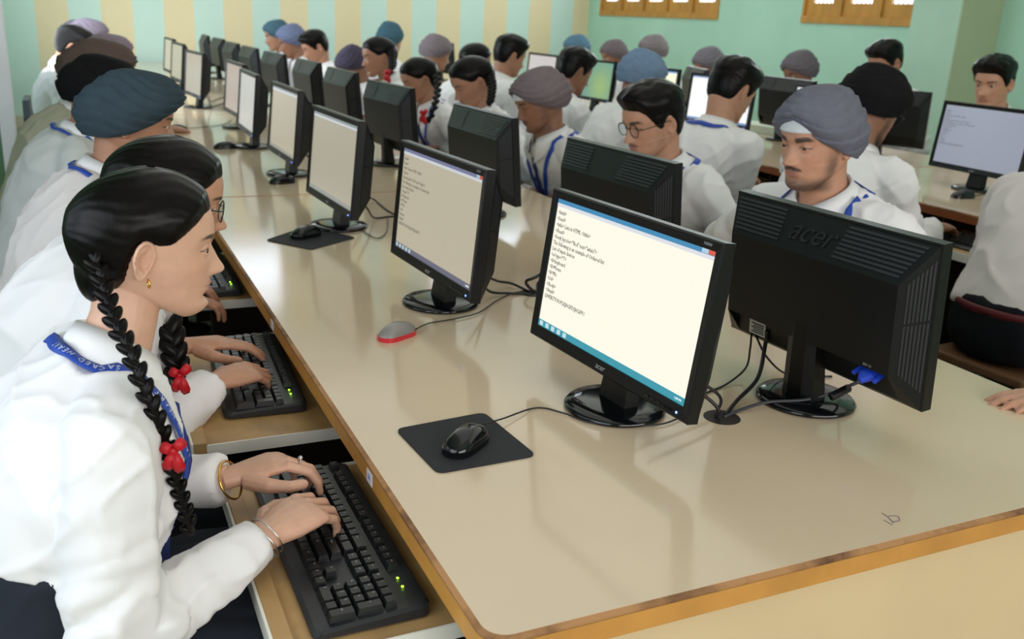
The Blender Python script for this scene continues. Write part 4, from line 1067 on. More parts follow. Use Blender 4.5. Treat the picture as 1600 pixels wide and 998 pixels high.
    if backdet:
        p = quad_pt(topq, 0.47, 0.5); yv = nrm(np.array(O[2])-np.array(I[2])); yv = nrm(np.array([0, yv[1], yv[2]])); nn = np.cross([-1, 0, 0], yv)
        text('logo', 'acer', 0.062, M_LOGO_B, bc, Mframe(tuple(p+nn*0.0008), (-1, 0, 0), tuple(yv)), 'CENTER', 0.3, extrude=0.0014, res=6)
        sx = ix-0.04
        st = MB().box(sx-0.045, sx, yb1-0.0265, yb1-0.0245, -hh+0.020, -hh+0.050).build('rating_sticker', M_STICK, bc)
        tb = MB()
        for i in range(5): tb.box(sx-0.042, sx-0.006-0.006*(i % 2), yb1-0.0246, yb1-0.0236, -hh+0.024+i*0.0045, -hh+0.0262+i*0.0045)
        tb.build('sticker_print', M_STICKT, st)
        text('lettering', 'ISO 13', 0.0065, M_LOGO, bc, Mframe((-ix+0.045, yb1+0.0005, -hh+ib+0.006), (-1, 0, 0), (0, 0, 1)), 'CENTER')
    return root
def cable(parent, pts, r=0.0028, name='cable', m=None, world=True, n=8):
    P = spline(pts, 8)
    if world:
        inv_ = parent.matrix_world.inverted() if parent is not None else Matrix.Identity(4)
        P = [np.array(inv_ @ Vector(p)) for p in P]
    return MB().tube(P, r, n).build(name, m or M_CABLE, parent, True)
# ------------------------------------------------------------------ keyboards, mice, pads
M_KEY = mat('black_key', '1b1c1e', 0.38); M_KBD = mat('dusty_black_keyboard', '26282c', 0.4, noise_scale=25, noise_amt=0.3)
M_LEGEND = mat('white_key_legend', 'b8bac0', 0.5); M_GLED = mat('green_indicator', 'a8ff30', 0.3, emit=5)
def key_layout():
    u = 0.0190; K = []
    x0 = -0.214; rows = [(0.052, [(1, 'Esc'), (-1, 0)]+[(1, 'F%d' % i) for i in range(1, 5)]+[(-0.5, 0)]+[(1, 'F%d' % i) for i in range(5, 9)]+[(-0.5, 0)]+[(1, 'F%d' % i) for i in range(9, 13)]),
        (0.024, [(1, c) for c in '`1234567890-=']+[(2, 'Back')]), (0.005, [(1.5, 'Tab')]+[(1, c) for c in 'QWERTYUIOP[]']+[(1.5, '\\')]),
        (-0.014, [(1.75, 'Caps')]+[(1, c) for c in "ASDFGHJKL;'"]+[(2.25, 'Enter')]), (-0.033, [(2.25, 'Shift')]+[(1, c) for c in 'ZXCVBNM,./']+[(2.75, 'Shift')]),
        (-0.052, [(1.5, 'Ctrl'), (1, ''), (1.25, 'Alt'), (6.25, ''), (1.25, 'Alt'), (1, ''), (1.25, ''), (1.5, 'Ctrl')])]
    for y, ks in rows:
        x = x0
        for w_, c in ks:
            if w_ < 0: x += -w_*u; continue
            K.append((x+w_*u/2, y, w_*u, u, c)); x += w_*u
    xn = x0+15*u+0.006
    for y, ks in ((0.052, ['PrSc', 'ScLk', 'Brk']), (0.024, ['Ins', 'Hm', 'PgU']), (0.005, ['Del', 'End', 'PgD'])):
        for i, c in enumerate(ks): K.append((xn+(i+0.5)*u, y, u, u, c))
    K.append((xn+1.5*u, -0.033, u, u, '^'))
    for i, c in enumerate('<v>'): K.append((xn+(i+0.5)*u, -0.052, u, u, c))
    xp = xn+3*u+0.006
    for y, ks in ((0.024, 'N/*-'), (0.005, '789'), (-0.014, '456'), (-0.033, '123')):
        for i, c in enumerate(ks): K.append((xp+(i+0.5)*u, y, u, u, c))
    K.append((xp+3.5*u, -0.0045, u, 2*u, '+')); K.append((xp+3.5*u, -0.0425, u, 2*u, 'Ent')); K.append((xp+u, -0.052, 2*u, u, '0')); K.append((xp+2.5*u, -0.052, u, u, '.'))
    return K, xp+4*u
KC = {}
def glyph(c, size):
    k = (c, size)
    if k not in KC:
        cu = bpy.data.curves.new('g', 'FONT'); cu.body = c; cu.size = size; cu.resolution_u = 1; o = bpy.data.objects.new('g', cu); COL.objects.link(o)
        me = bpy.data.meshes.new_from_object(o.evaluated_get(bpy.context.evaluated_depsgraph_get()))
        KC[k] = ([tuple(v.co) for v in me.vertices], [tuple(p.vertices) for p in me.polygons]); bpy.data.objects.remove(o); bpy.data.curves.remove(cu); bpy.data.meshes.remove(me)
    return KC[k]
def keyboard(label, group, x, y, z, rz, near=False):
    root = empty('keyboard', (x, y, z), rz); tag(root, label, 'keyboard', group)
    K, xe = key_layout(); slope = 0.055
    zt = lambda yy: 0.017+slope*(yy+0.06)
    def mk_case():
        X0, X1 = -0.226, xe+0.012; mb = MB()
        def ring(dx, dy0, dy1, zf):
            P = rpoly(X0-dx, X1+dx, -0.085-dy0, 0.078+dy1, 0.014); return [(p[0], p[1], zf(p[1])) for p in P]
        mb.loft([ring(-0.004, -0.004, -0.004, lambda q: 0.0), ring(0, 0, 0, lambda q: 0.003), ring(0, 0, 0, lambda q: 0.011+slope*(max(q, -0.07)+0.06)-(0.004 if q < -0.075 else 0)), ring(-0.005, -0.006, -0.004, lambda q: zt(max(q, -0.065))-0.002-(0.003 if q < -0.07 else 0))])
        return mesh_of(mb, 'case', M_KBD)
    place_mesh('case', shared(MC, 'kcase', mk_case), root)
    def mk_keys():
        mb = MB()
        for kx, ky, kw, kd, c in K:
            b0 = [(kx+sx*(kw/2-0.0008), ky+sy*(kd/2-0.0008), zt(ky)-0.003) for sx, sy in ((-1, -1), (1, -1), (1, 1), (-1, 1))]
            b1 = [(kx+sx*(kw/2-0.0028), ky+0.0008+sy*(kd/2-0.0032), zt(ky)+0.0072+(0.0004 if sy else 0)) for sx, sy in ((-1, -1), (1, -1), (1, 1), (-1, 1))]
            b2 = [(kx+sx*(kw/2-0.0036), ky+0.0008+sy*(kd/2-0.0040), zt(ky)+0.0076) for sx, sy in ((-1, -1), (1, -1), (1, 1), (-1, 1))]
            mb.loft([b0, b1, b2])
        return mesh_of(mb, 'keys', M_KEY)
    place_mesh('keys', shared(MC, 'keys', mk_keys), root)
    if near:
        def mk_leg():
            mb = MB()
            for kx, ky, kw, kd, c in K:
                if not c: continue
                v, f = glyph(c, 0.0062 if len(c) == 1 else 0.0038)
                mb.add([(kx-kw/2+0.0042+p[0], ky+0.0005+p[1], zt(ky)+0.0079) for p in v], f)
            return mesh_of(mb, 'key_legends', M_LEGEND)
        place_mesh('key_legends', shared(MC, 'legends', mk_leg), root)
    def mk_led():
        mb = MB()
        for i in range(2): mb.ellipsoid((xe-0.060+i*0.022, 0.052, zt(0.052)), (0.002, 0.002, 0.0012), nu=10, nv=6)
        return mesh_of(mb, 'indicator_light', M_GLED)
    place_mesh('indicator_light', shared(MC, 'kled', mk_led), root)
    return root
M_MOUSE = mat('gloss_black_mouse', '101114', 0.14); M_MOUSE_GREY = mat('silver_grey_mouse_shell', '8d8a86', 0.3); M_MOUSE_RED = mat('red_translucent_side', 'c02834', 0.2, emit=0.12)
def mouse(label, group, x, y, z, rz, shell=None, side=None, cab=None, s=1.0):
    root = empty('computer_mouse', (x, y, z), rz); tag(root, label, 'mouse', group); root.scale = (s, s, s)
    def hgt(t, q):  # outline half width and height along the length
        return 0.0295*(1-abs(2*t-1)**3.2)**0.45*(1.0-0.10*math.sin(PI*t)), 0.034*(math.sin(PI*min(1, 0.10+0.86*t))**0.62)
    rings = []
    for i in range(15):
        t = 0.005+0.99*i/14; wv, hv = hgt(1-t, 0); wv = max(wv, 0.003); hv = max(hv, 0.004); ring = []
        for j in range(17):
            a = PI*j/16; ring.append((wv*math.copysign(abs(math.cos(a))**0.75, math.cos(a)), -0.055+0.11*t, 0.002+hv*abs(math.sin(a))**0.8))
        ring += [(-wv*0.9, -0.055+0.11*t, 0.0), (wv*0.9, -0.055+0.11*t, 0.0)]
        rings.append(ring)
    MB().loft(rings).build('shell', shell or M_MOUSE, root, True)
    low = []
    for i in range(15):
        t = 0.005+0.99*i/14; wv, hv = hgt(1-t, 0); wv = max(wv, 0.003)*1.03
        low.append([(-wv, -0.0555+0.111*t, 0.0), (wv, -0.0555+0.111*t, 0.0), (wv*1.01, -0.0555+0.111*t, 0.011), (-wv*1.01, -0.0555+0.111*t, 0.011)])
    MB().loft(low).build('side_band', side or M_GLOSS, root)
    wh = MB(); wh.loft([[(xx, 0.030+0.011*math.cos(a), 0.018+0.011*math.sin(a)) for a in np.linspace(0, 2*PI, 20, endpoint=False)] for xx in (-0.0035, 0.0035)]); wh.build('scroll_wheel', M_PLASTIC2, root)
    if cab:
        bpy.context.view_layer.update()
        cable(root, cab, 0.0017, 'cable')
    return root
M_PAD = mat('black_mouse_pad', '202126', 0.8, bump=0.2, bump_scale=900)
def mouse_pad(label, pts, z, th=0.003):
    c = np.mean(np.array(pts), axis=0); root_loc = (c[0], c[1], z)
    # rounded quad
    out = []
    n = len(pts)
    for i in range(n):
        p, a, b = np.array(pts[i]), np.array(pts[i-1]), np.array(pts[(i+1) % n])
        p0 = p+nrm(a-p)*0.016; p1 = p+nrm(b-p)*0.016
        for t in np.linspace(0, 1, 6): out.append(tuple((p0*(1-t)**2+2*p*t*(1-t)+p1*t*t)-c))
    area_ = sum(out[i][0]*out[(i+1) % len(out)][1]-out[(i+1) % len(out)][0]*out[i][1] for i in range(len(out)))
    if area_ < 0: out.reverse()
    o = MB().prism(out, 0, th).build('mouse_pad', M_PAD); o.location = root_loc; tag(o, label, 'mouse pad', 'mouse pads'); return o
# ------------------------------------------------------------------ stools
M_STOOL = mat('stool_wood', '6a4a30', 0.6, noise_scale=8, noise_amt=0.15); M_STEEL = mat('grey_steel_tube', '55585c', 0.4, metal=0.7)
def stool(label, x, y, h, rz, back=False, seatm=None):
    root = empty('chair' if back else 'stool', (x, y, 0), rz); tag(root, label, 'chair' if back else 'stool', 'seats')
    MB().box(-0.17, 0.17, -0.15, 0.15, h-0.03, h, bev=0.008).build('seat', seatm or M_STOOL, root)
    for sx in (-1, 1):
        for sy in (-1, 1):
            MB().tube([(sx*0.14, sy*0.12, h-0.03), (sx*0.165, sy*0.14, 0)], 0.012, 10).build('leg', M_STEEL, root)
    if back:
        MB().tube([(-0.16, -0.15, h-0.02), (-0.17, -0.19, h+0.4)], 0.012).build('back_post', M_STEEL, root); MB().tube([(0.16, -0.15, h-0.02), (0.17, -0.19, h+0.4)], 0.012).build('back_post', M_STEEL, root)
        rr = []
        for zz, w_ in ((0.16, 0.14), (0.20, 0.19), (0.40, 0.20), (0.48, 0.15)):
            rr.append([(-w_, -0.18, h+zz), (w_, -0.18, h+zz), (w_, -0.21, h+zz), (-w_, -0.21, h+zz)])
        MB().loft(rr).build('backrest', mat('slate_chair_back', '4c5664', 0.5), root)
    return root
# ------------------------------------------------------------------ monitors in place
L_ = 'monitors facing the students in the shade'; GL = 'monitors with their screens toward the braided girl\'s side'; GR = 'monitors seen from behind on the middle desks'; GW = 'monitors on the desks by the window wall'
D = R
M1 = monitor('black widescreen monitor with bright screen of code, in front of the braided girl', GL, 0.492, 0.548, TZ, D(-84.8), ('fffbea', 0.98), bars=('4a9bcb', '3fa9bd'), near=True, tilt=0.12)
M2 = monitor('black monitor with beige code screen beside the red mouse', GL, 0.410, 1.255, TZ, D(-86.4), ('c9c0a8', 0.80), bars=('8b90b8', '7a7a90'), near=True, ink='a09a88')
M3 = monitor('black monitor with plain beige screen behind the black pad with a mouse', GL, 0.385, 2.15, TZ, D(-87), ('bdb5a2', 0.78), txt=False, bars=('a8b0b4', 'b0b4ac'))
M4 = monitor('black monitor with blank beige screen, just beyond the second black mouse', GL, 0.44, 3.19, TZ, D(-88.7), ('bfb7a0', 0.78), txt=False, bars=('a9b3b8', 'b0aea0'))
M5 = monitor('black monitor with pale grey screen, fifth along from the bright code screen', GL, 0.43, 4.02, TZ, D(-90.5), ('c3c4c0', 0.80), txt=False, bars=None)
M6 = monitor('black monitor with pinkish grey screen half hidden behind the fifth monitor', GL, 0.49, 4.83, TZ, D(-88), ('b8aa9e', 0.80), txt=False, bars=None)
M7 = monitor('monitor turned edge-on, nearest of the three in the far cluster', GL, 0.40, 5.95, TZ, D(-84), ('bfb9a6', 0.8), txt=False, bars=None)
M8 = monitor('monitor turned edge-on, middle of the three in the far cluster', GL, 0.43, 7.3, TZ, D(-86), ('c3bda6', 0.8), txt=False, bars=None)
M9 = monitor('monitor turned edge-on, farthest of the three in the far cluster', GL, 0.46, 8.3, TZ, D(-87), ('c8c2aa', 0.8), txt=False, bars=None)
K1 = monitor('black monitor seen from behind with big embossed logo and blue plug', GR, 0.872, 0.462, TZ, D(93.5), ('b4b8bc', 0.7), txt=False, back=True, backdet=True)
K2 = monitor('black monitor back with ribbed grilles, in front of the boy with glasses', GR, 0.915, 1.29, TZ, D(94), ('b4b8bc', 0.7), txt=False, bars=None)
K3 = monitor('black monitor back in front of the boy in the brown turban', GR, 0.935, 2.25, TZ, D(92), ('b4b8bc', 0.7), txt=False, bars=None)
K4 = monitor('grey-lit monitor back in front of the girl with hanging braid and red ribbon', GR, 0.955, 3.40, TZ, D(96), ('b4b8bc', 0.7), txt=False, bars=None)
K5 = monitor('grey-lit monitor back in front of the girl with two red ribbons', GR, 0.985, 4.36, TZ, D(93), ('b4b8bc', 0.7), txt=False, bars=None)
K6 = monitor('grey-lit monitor back in front of the brown haired boy', GR, 0.99, 5.2, TZ, D(93), ('b4b8bc', 0.7), txt=False, bars=None)
K7 = monitor('grey-lit monitor back in front of the boy in the slate blue turban', GR, 0.96, 6.12, TZ, D(95), ('b4b8bc', 0.7), txt=False, bars=None)
K8 = monitor('monitor back, second beyond the one at the brown haired boy', GR, 0.93, 6.95, TZ, D(93), ('b4b8bc', 0.7), txt=False, bars=None)
K9 = monitor('monitor back, third beyond the one at the brown haired boy', GR, 0.917, 7.75, TZ, D(93), ('b4b8bc', 0.7), txt=False, bars=None)
K10 = monitor('monitor back standing alone near the striped wall on its stand', GR, 0.93, 8.65, TZ, D(93), ('b4b8bc', 0.7), txt=False, bars=None)
K11 = monitor('farthest monitor back, right against the striped wall', GR, 0.92, 9.5, TZ, D(89), ('b4b8bc', 0.7), txt=False, bars=None)
S1 = monitor('large black monitor with bluish grey code screen on the red-edged desk', GW, 3.26, 2.08, T2Z, D(-92), ('aab0c0', 0.72), bars=None, ink='8a8f9c')
S2 = monitor('monitor with white screen mostly hidden behind the boy in the black turban', GW, 3.17, 3.02, T2Z, D(-100), ('e8ecee', 0.9), txt=False, bars=None)
S3 = monitor('monitor with glaring white screen before the boy with blue neck lanyard', GW, 3.17, 3.86, T2Z, D(-76), ('ffffff', 1.0), txt=False, bars=('6f93c0', '7fa0d0'))
S4 = monitor('monitor with pale yellow screen beside the pale blue turban', GW, 3.17, 4.62, T2Z, D(-79), ('fbf8d8', 1.0), txt=False, bars=('5d93c8', 'd8d8c0'))
def teal_screen():
    m = mat('teal_desktop_screen', (0.01, 0.01, 0.012), 0.25); nt = m.node_tree; b = nt.nodes['Principled BSDF']
    tc = nt.nodes.new('ShaderNodeTexCoord'); gr = nt.nodes.new('ShaderNodeTexGradient'); gr.gradient_type = 'SPHERICAL'; mp = nt.nodes.new('ShaderNodeMapping')
    mp.inputs['Location'].default_value = (-0.30, 0, 0.12); mp.inputs['Scale'].default_value = (3.0, 3.0, 3.0); nt.links.new(tc.outputs['Object'], mp.inputs[0]); nt.links.new(mp.outputs[0], gr.inputs[0])
    cr = nt.nodes.new('ShaderNodeValToRGB'); cr.color_ramp.elements[0].color = (*lin('3a90a8'), 1); cr.color_ramp.elements[1].color = (*lin('a8c878'), 1); nt.links.new(gr.outputs['Fac'], cr.inputs[0])
    nt.links.new(cr.outputs[0], b.inputs['Emission Color']); b.inputs['Emission Strength'].default_value = 0.8; return m
SCREEN_M[('teal', 0.8)] = teal_screen()
S5 = monitor('monitor with teal desktop screen before the boy with tousled dark hair', GW, 3.20, 5.45, T2Z, D(-84), ('teal', 0.8), txt=False, bars=None)
S6 = monitor('monitor with whitish screen behind the boy in the brown turban', GW, 3.16, 6.25, T2Z, D(-88), ('d8d2d0', 0.85), txt=False, bars=None)
S7 = monitor('dark monitor against the striped wall behind the mauve turban', GW, 3.05, 8.2, T2Z+0.04, D(96), ('b4b8bc', 0.6), txt=False, bars=None)
q_ = onx(690, 78, 3.05); S7.location = (3.05, q_[1], T2Z)
T2m = monitor('black monitor back beside the boy in the black turban', GW, 3.60, 3.02, T2Z, D(118), ('b4b8bc', 0.6), txt=False, bars=None)
T3m = monitor('black monitor back in front of the dark grey turban at the mint wall', GW, 3.56, 3.74, T2Z, D(88), ('b4b8bc', 0.6), txt=False, bars=None)
T4m = monitor('black monitor back in front of the wide grey turban at the mint wall', GW, 3.58, 4.70, T2Z, D(70), ('b4b8bc', 0.6), txt=False, bars=None)
T1m = monitor('black monitor back at the picture edge beside the boy facing us', GW, 3.65, 1.96, T2Z, D(86), ('b4b8bc', 0.6), txt=False, bars=None)
T1m['label'] = 'black monitor back beside the boy with swept black hair at the pillar'
bpy.context.view_layer.update()
# cables of the nearest monitors
h1 = np.array([*hl[0], TZ]); h2 = np.array([*hl[1], TZ])
def pz(px, py, z=TZ+0.004): return onz(px, py, z)
# blue plug and lead of the monitor seen from behind
K1m = K1.matrix_world; Tm = Matrix.Translation((0, -0.02, 0.222)) @ Matrix.Rotation(-0.09, 4, 'X')
def k1p(x, y, z): return np.array(K1m @ (Tm @ Vector((x, y, z))))
pm = MB()
q0, q1, q2 = [np.array(Tm @ Vector(p)) for p in ((-0.155, 0.040, -0.098), (-0.155, 0.058, -0.104), (-0.155, 0.074, -0.112))]
pm.loft(tube_rings([q0, q1, q1*0.5+q2*0.5, q2], [(0.018, 0.009), (0.018, 0.009), (0.012, 0.007), (0.005, 0.005)], 12))
vg = pm.build('video_plug', M_VGA, K1)
for dx in (-0.023, 0.023):
    a = np.array(Tm @ Vector((-0.155+dx, 0.045, -0.099))); b = np.array(Tm @ Vector((-0.155+dx, 0.066, -0.106)))
    MB().tube([a, b], 0.0045, 8).build('plug_screw', M_VGA, vg)
tip = np.array(K1m @ Vector(q2))
vc = cable(K1, [tip, tip*0.6+pz(1300, 615, TZ+0.05)*0.4, pz(1318, 608, TZ+0.035), pz(1260, 624, TZ+0.019), pz(1200, 628, TZ+0.012), pz(1158, 640, TZ+0.005), h1+np.array([0.005, 0.0, 0.0])], 0.0033, 'video_cable', mat('grey_black_cable', '3a3a40', 0.45))
fb = cable(K1, [pz(1298, 620, TZ+0.045), pz(1312, 613, TZ+0.052), pz(1326, 606, TZ+0.058)], 0.008, 'ferrite_bead', M_PLASTIC2)
p0 = k1p(0.115, 0.04, -0.112)
cable(K1, [p0, p0+np.array([0, 0, -0.03]), pz(1184, 590, TZ+0.03), pz(1152, 625, TZ+0.012), h1+np.array([0.012, 0.006, 0])], 0.0042, 'power_cable')
cable(K1, [k1p(0.17, 0.03, -0.13), pz(1172, 545, TZ+0.06), pz(1165, 575, TZ+0.02), pz(1135, 600, TZ+0.004), pz(1100, 615, TZ+0.003)], 0.0022, 'signal_cable')
cable(K1, [k1p(0.165, 0.03, -0.13), pz(1200, 560, TZ+0.05), pz(1235, 586, TZ+0.005), pz(1300, 588, TZ+0.003)], 0.0022, 'signal_cable')
cable(M1, [h1+np.array([-0.012, 0, 0]), pz(1115, 630, TZ+0.03), np.array(M1.matrix_world @ Vector((0.05, 0.05, 0.10)))], 0.0035, 'video_cable')
cable(M1, [h1+np.array([-0.006, 0.01, 0]), pz(1118, 612, TZ+0.03), np.array(M1.matrix_world @ Vector((0.0, 0.05, 0.10)))], 0.003, 'power_cable')
cable(M2, [h2, pz(800, 443, TZ+0.012), pz(775, 438, TZ+0.03), np.array(M2.matrix_world @ Vector((0.05, 0.05, 0.10)))], 0.0035, 'video_cable')
cable(M2, [h2+np.array([0, -0.008, 0]), pz(795, 458, TZ+0.006), pz(765, 455, TZ+0.02), np.array(M2.matrix_world @ Vector((0.10, 0.05, 0.09)))], 0.0035, 'power_cable')
cable(K2, [h2+np.array([0.008, 0.004, 0]), pz(822, 440, TZ+0.03), pz(845, 428, TZ+0.05), np.array(K2.matrix_world @ Vector((0.08, 0.05, 0.10)))], 0.004, 'power_cable')
cable(K2, [h2+np.array([0.01, -0.006, 0]), pz(842, 440, TZ+0.02), pz(870, 435, TZ+0.05), np.array(K2.matrix_world @ Vector((0.0, 0.05, 0.10)))], 0.003, 'video_cable')
for n_, (A, B, pts) in enumerate(((M3, 'power_cable', [(585, 312), (608, 330), (640, 345)]), (M3, 'video_cable', [(585, 340), (610, 338), (640, 338)]), (M4, 'video_cable', [(495, 262), (520, 268), (545, 262)]), (M7, 'video_cable', [(330, 158), (352, 152), (372, 160)]), (M7, 'power_cable', [(332, 166), (356, 158), (374, 150)]))):
    s_ = np.array(A.matrix_world @ Vector((0.04 if B == 'video_cable' else -0.05, 0.05, 0.11)))
    cable(A, [s_, s_*0.4+pz(*pts[0], TZ+0.02)*0.6, pz(*pts[0], TZ+0.01), pz(*pts[1]), pz(*pts[2])], 0.0032, B)
cable(M3, [pz(562, 357), pz(588, 372), pz(604, 362), pz(606, 340)], 0.0018, 'signal_cable')
# ------------------------------------------------------------------ trays, keyboards, mice, pads
KZ = 0.665; GK = 'keyboards on pull-out trays'; GT = 'pull-out keyboard trays'
tray('wooden-lipped pull-out tray under the hands of the braided girl', 0.022, 0.432, KZ-0.02, D(-90), GT, 0.505)
keyboard('dusty black keyboard under the hands of the braided girl', GK, -0.068, 0.435, KZ-0.02, D(-90), near=True)
tray('wooden-lipped pull-out tray at the second girl with glasses', -0.005, 1.14, KZ-0.02, D(-90), GT, 0.60)
keyboard('black keyboard under the hands of the second girl with glasses', GK, -0.060, 1.17, KZ-0.02, D(-93), near=True)
tray('pull-out tray in front of the boy in the dark teal turban', -0.005, 2.02, KZ-0.02, D(-90), GT); keyboard('black keyboard in front of the boy in the dark teal turban', GK, -0.06, 2.02, KZ-0.02, D(-90))
for yy, who in ((0.95, 'boy in the grey turban with moustache'), (1.75, 'boy with glasses'), (2.75, 'boy in the brown turban')):
    tray('pull-out tray in front of the '+who, XR+0.005, yy, KZ-0.02, D(90), GT); keyboard('black keyboard in front of the '+who, GK, XR+0.06, yy, KZ-0.02, D(90))
for yy, who in ((1.55, 'boy in a hunched white shirt at the red-edged desk'), (2.45, 'boy in the black turban'), (3.15, 'boy with blue neck lanyard')):
    tray('pull-out tray in front of the '+who, T2X-0.005, yy, KZ+0.03, D(-90), GT); keyboard('black keyboard in front of the '+who, GK, T2X-0.06, yy, KZ+0.03, D(-90))
GM = 'computer mice'
mouse_pad('black rubber mouse pad with rounded corners in front of the bright code screen', [onz(618, 672, TZ)[:2], onz(756, 646, TZ)[:2], onz(838, 713, TZ)[:2], onz(684, 741, TZ)[:2]], TZ)
a_ = onz(722, 700, TZ)
mouse('glossy black mouse on the rounded black pad', GM, a_[0]+0.006, a_[1]-0.002, TZ+0.0032, D(-52), cab=[pz(756, 662, TZ+0.014), pz(785, 654, TZ+0.010), pz(838, 637, TZ+0.003), pz(880, 645, TZ+0.003), pz(925, 660, TZ+0.004), pz(1000, 664, TZ+0.004), pz(1035, 662), pz(1064, 652)], s=0.95)
a_ = onz(620, 526, TZ); mouse('red and silver mouse with a glowing side on bare desk', GM, a_[0], a_[1], TZ, D(-62), M_MOUSE_GREY, M_MOUSE_RED, cab=[pz(648, 515, TZ+0.012), pz(670, 505), pz(710, 498), pz(748, 488), pz(775, 470), pz(800, 458), pz(820, 455)], s=0.92)
mouse_pad('black diamond-set mouse pad in front of the plain beige screen', [onz(415, 376, TZ)[:2], onz(480, 354, TZ)[:2], onz(556, 372, TZ)[:2], onz(486, 391, TZ)[:2]], TZ)
a_ = onz(478, 371, TZ); mouse('black mouse on the diamond-set black pad', GM, a_[0], a_[1], TZ+0.0032, D(-60), cab=[pz(505, 360, TZ+0.010), pz(522, 358), pz(535, 350), pz(548, 345)])
a_ = onz(441, 286, TZ); mouse('black mouse on bare desk before the fourth monitor', GM, a_[0], a_[1], TZ, D(-75))
a_ = onz(351, 232, TZ); mouse('small black mouse on bare desk near the teal turban', GM, a_[0], a_[1], TZ, D(-85))
a_ = onz(276, 204, TZ); mouse('black mouse under a hand far along the shaded row', GM, a_[0], a_[1], TZ, D(-85), cab=[pz(292, 200), pz(320, 198), pz(345, 195), pz(362, 188)])
a_ = onz(1504, 309, T2Z); mouse('black mouse on the red-edged desk below the bluish grey screen', GM, a_[0], a_[1], T2Z, D(-95), cab=[onz(1520, 306, T2Z+0.004), onz(1540, 302, T2Z+0.004), onz(1560, 294, T2Z+0.004)])
a_ = onz(907, 168, T2Z); mouse('small black mouse before the teal screen', GM, a_[0], a_[1], T2Z, D(-85))
# papers
pp = onz(668, 249, TZ); po = MB().box(-0.105, 0.105, -0.14, 0.14, 0, 0.003).build('paper_sheet', mat('white_paper', 'eceef2', 0.7)); po.location = (pp[0], pp[1], TZ); po.rotation_euler[2] = 0.5; tag(po, 'white paper sheets lying by the girl with hanging braid', 'paper')
pp = onz(1192, 196, T2Z); po = MB().box(-0.12, 0.12, -0.16, 0.16, 0, 0.05, bev=0.004).build('paper_stack', mat('pale_green_paper', 'd5dfcc', 0.7)); po.location = (3.75, 4.15, T2Z); po.rotation_euler[2] = 0.3; tag(po, 'pale paper stack beside the glaring white screen', 'papers')
# stick-on tag on the desk edge
tg_ = np.array([0.0, ony(577, 747, 0.55)[1], TZ-0.02]); tgp = onx(577, 747, -0.001)
to_ = MB().box(-0.0008, 0.0006, -0.014, 0.014, -0.0105, 0.0105).build('edge_sticker', mat('white_label', 'e4e8f2', 0.6)); to_.location = (-0.0006, tgp[1], TZ-0.0215); tag(to_, 'small white number sticker on the orange desk edge', 'sticker')
text('lettering', '51', 0.012, M_VGA, to_, Mframe((-0.001, 0, 0), (0, -1, 0), (0, 0, 1)), 'CENTER')
tgp = onx(425, 507, -0.001)
to2 = MB().box(-0.0008, 0.0006, -0.014, 0.014, -0.0105, 0.0105).build('edge_sticker', bpy.data.materials['white_label']); to2.location = (-0.0006, tgp[1], TZ-0.0215); tag(to2, 'white sticker on the desk edge near the second girl', 'sticker')
# pen scribble on the laminate
sc_ = [pz(1378, 801, TZ+0.0004), pz(1388, 808, TZ+0.0004), pz(1396, 817, TZ+0.0004)]
so_ = MB().tube(sc_, 0.0005, 5); so_.tube(spline([pz(1388, 806, TZ+.0004), pz(1402, 806, TZ+.0004), pz(1405, 813, TZ+.0004), pz(1394, 815, TZ+.0004)], 5), 0.0005, 5); so_.tube([pz(1381, 812, TZ+.0004), pz(1394, 820, TZ+.0004)], 0.0004, 5)
so2 = so_.build('pen_scribble', mat('pen_ink', '5a5060', 0.6)); tag(so2, 'small pen scribble on the cream desktop near its orange edge', 'scribble')
# ------------------------------------------------------------------ students
def typing(y0, edge_x, z, sx, dy=0.10, back=0.20):
    """hands resting at a desk edge that runs along Y; sx=+1 when the student faces +X"""
    return {sd: dict(w=(edge_x-sx*back, y0-sx*sd*dy, z), f=(sx, sx*sd*0.22, -0.10), u=(0, 0, 1)) for sd in (1, -1)}
GP_L, GP_R, GP_S, GP_T = 'students in the shaded row', 'students facing us across the middle desks', 'students with their backs to the middle desks', 'students along the mint wall'
def add(short, rest, group, head, seat=0.45, back=False, seatm=None, **k):
    k.update(label=('person, '+short+', '+rest) if rest else 'person, '+short, group=group, head=head, seat=seat); p = person(k)
    hx = p['root'].location
    stool('%s carrying the %s' % ('dark-backed chair' if back else 'wooden stool', short), hx.x, hx.y, seat-0.01, math.atan2(p['bf'][1], p['bf'][0])-PI/2, back, seatm)
    return p
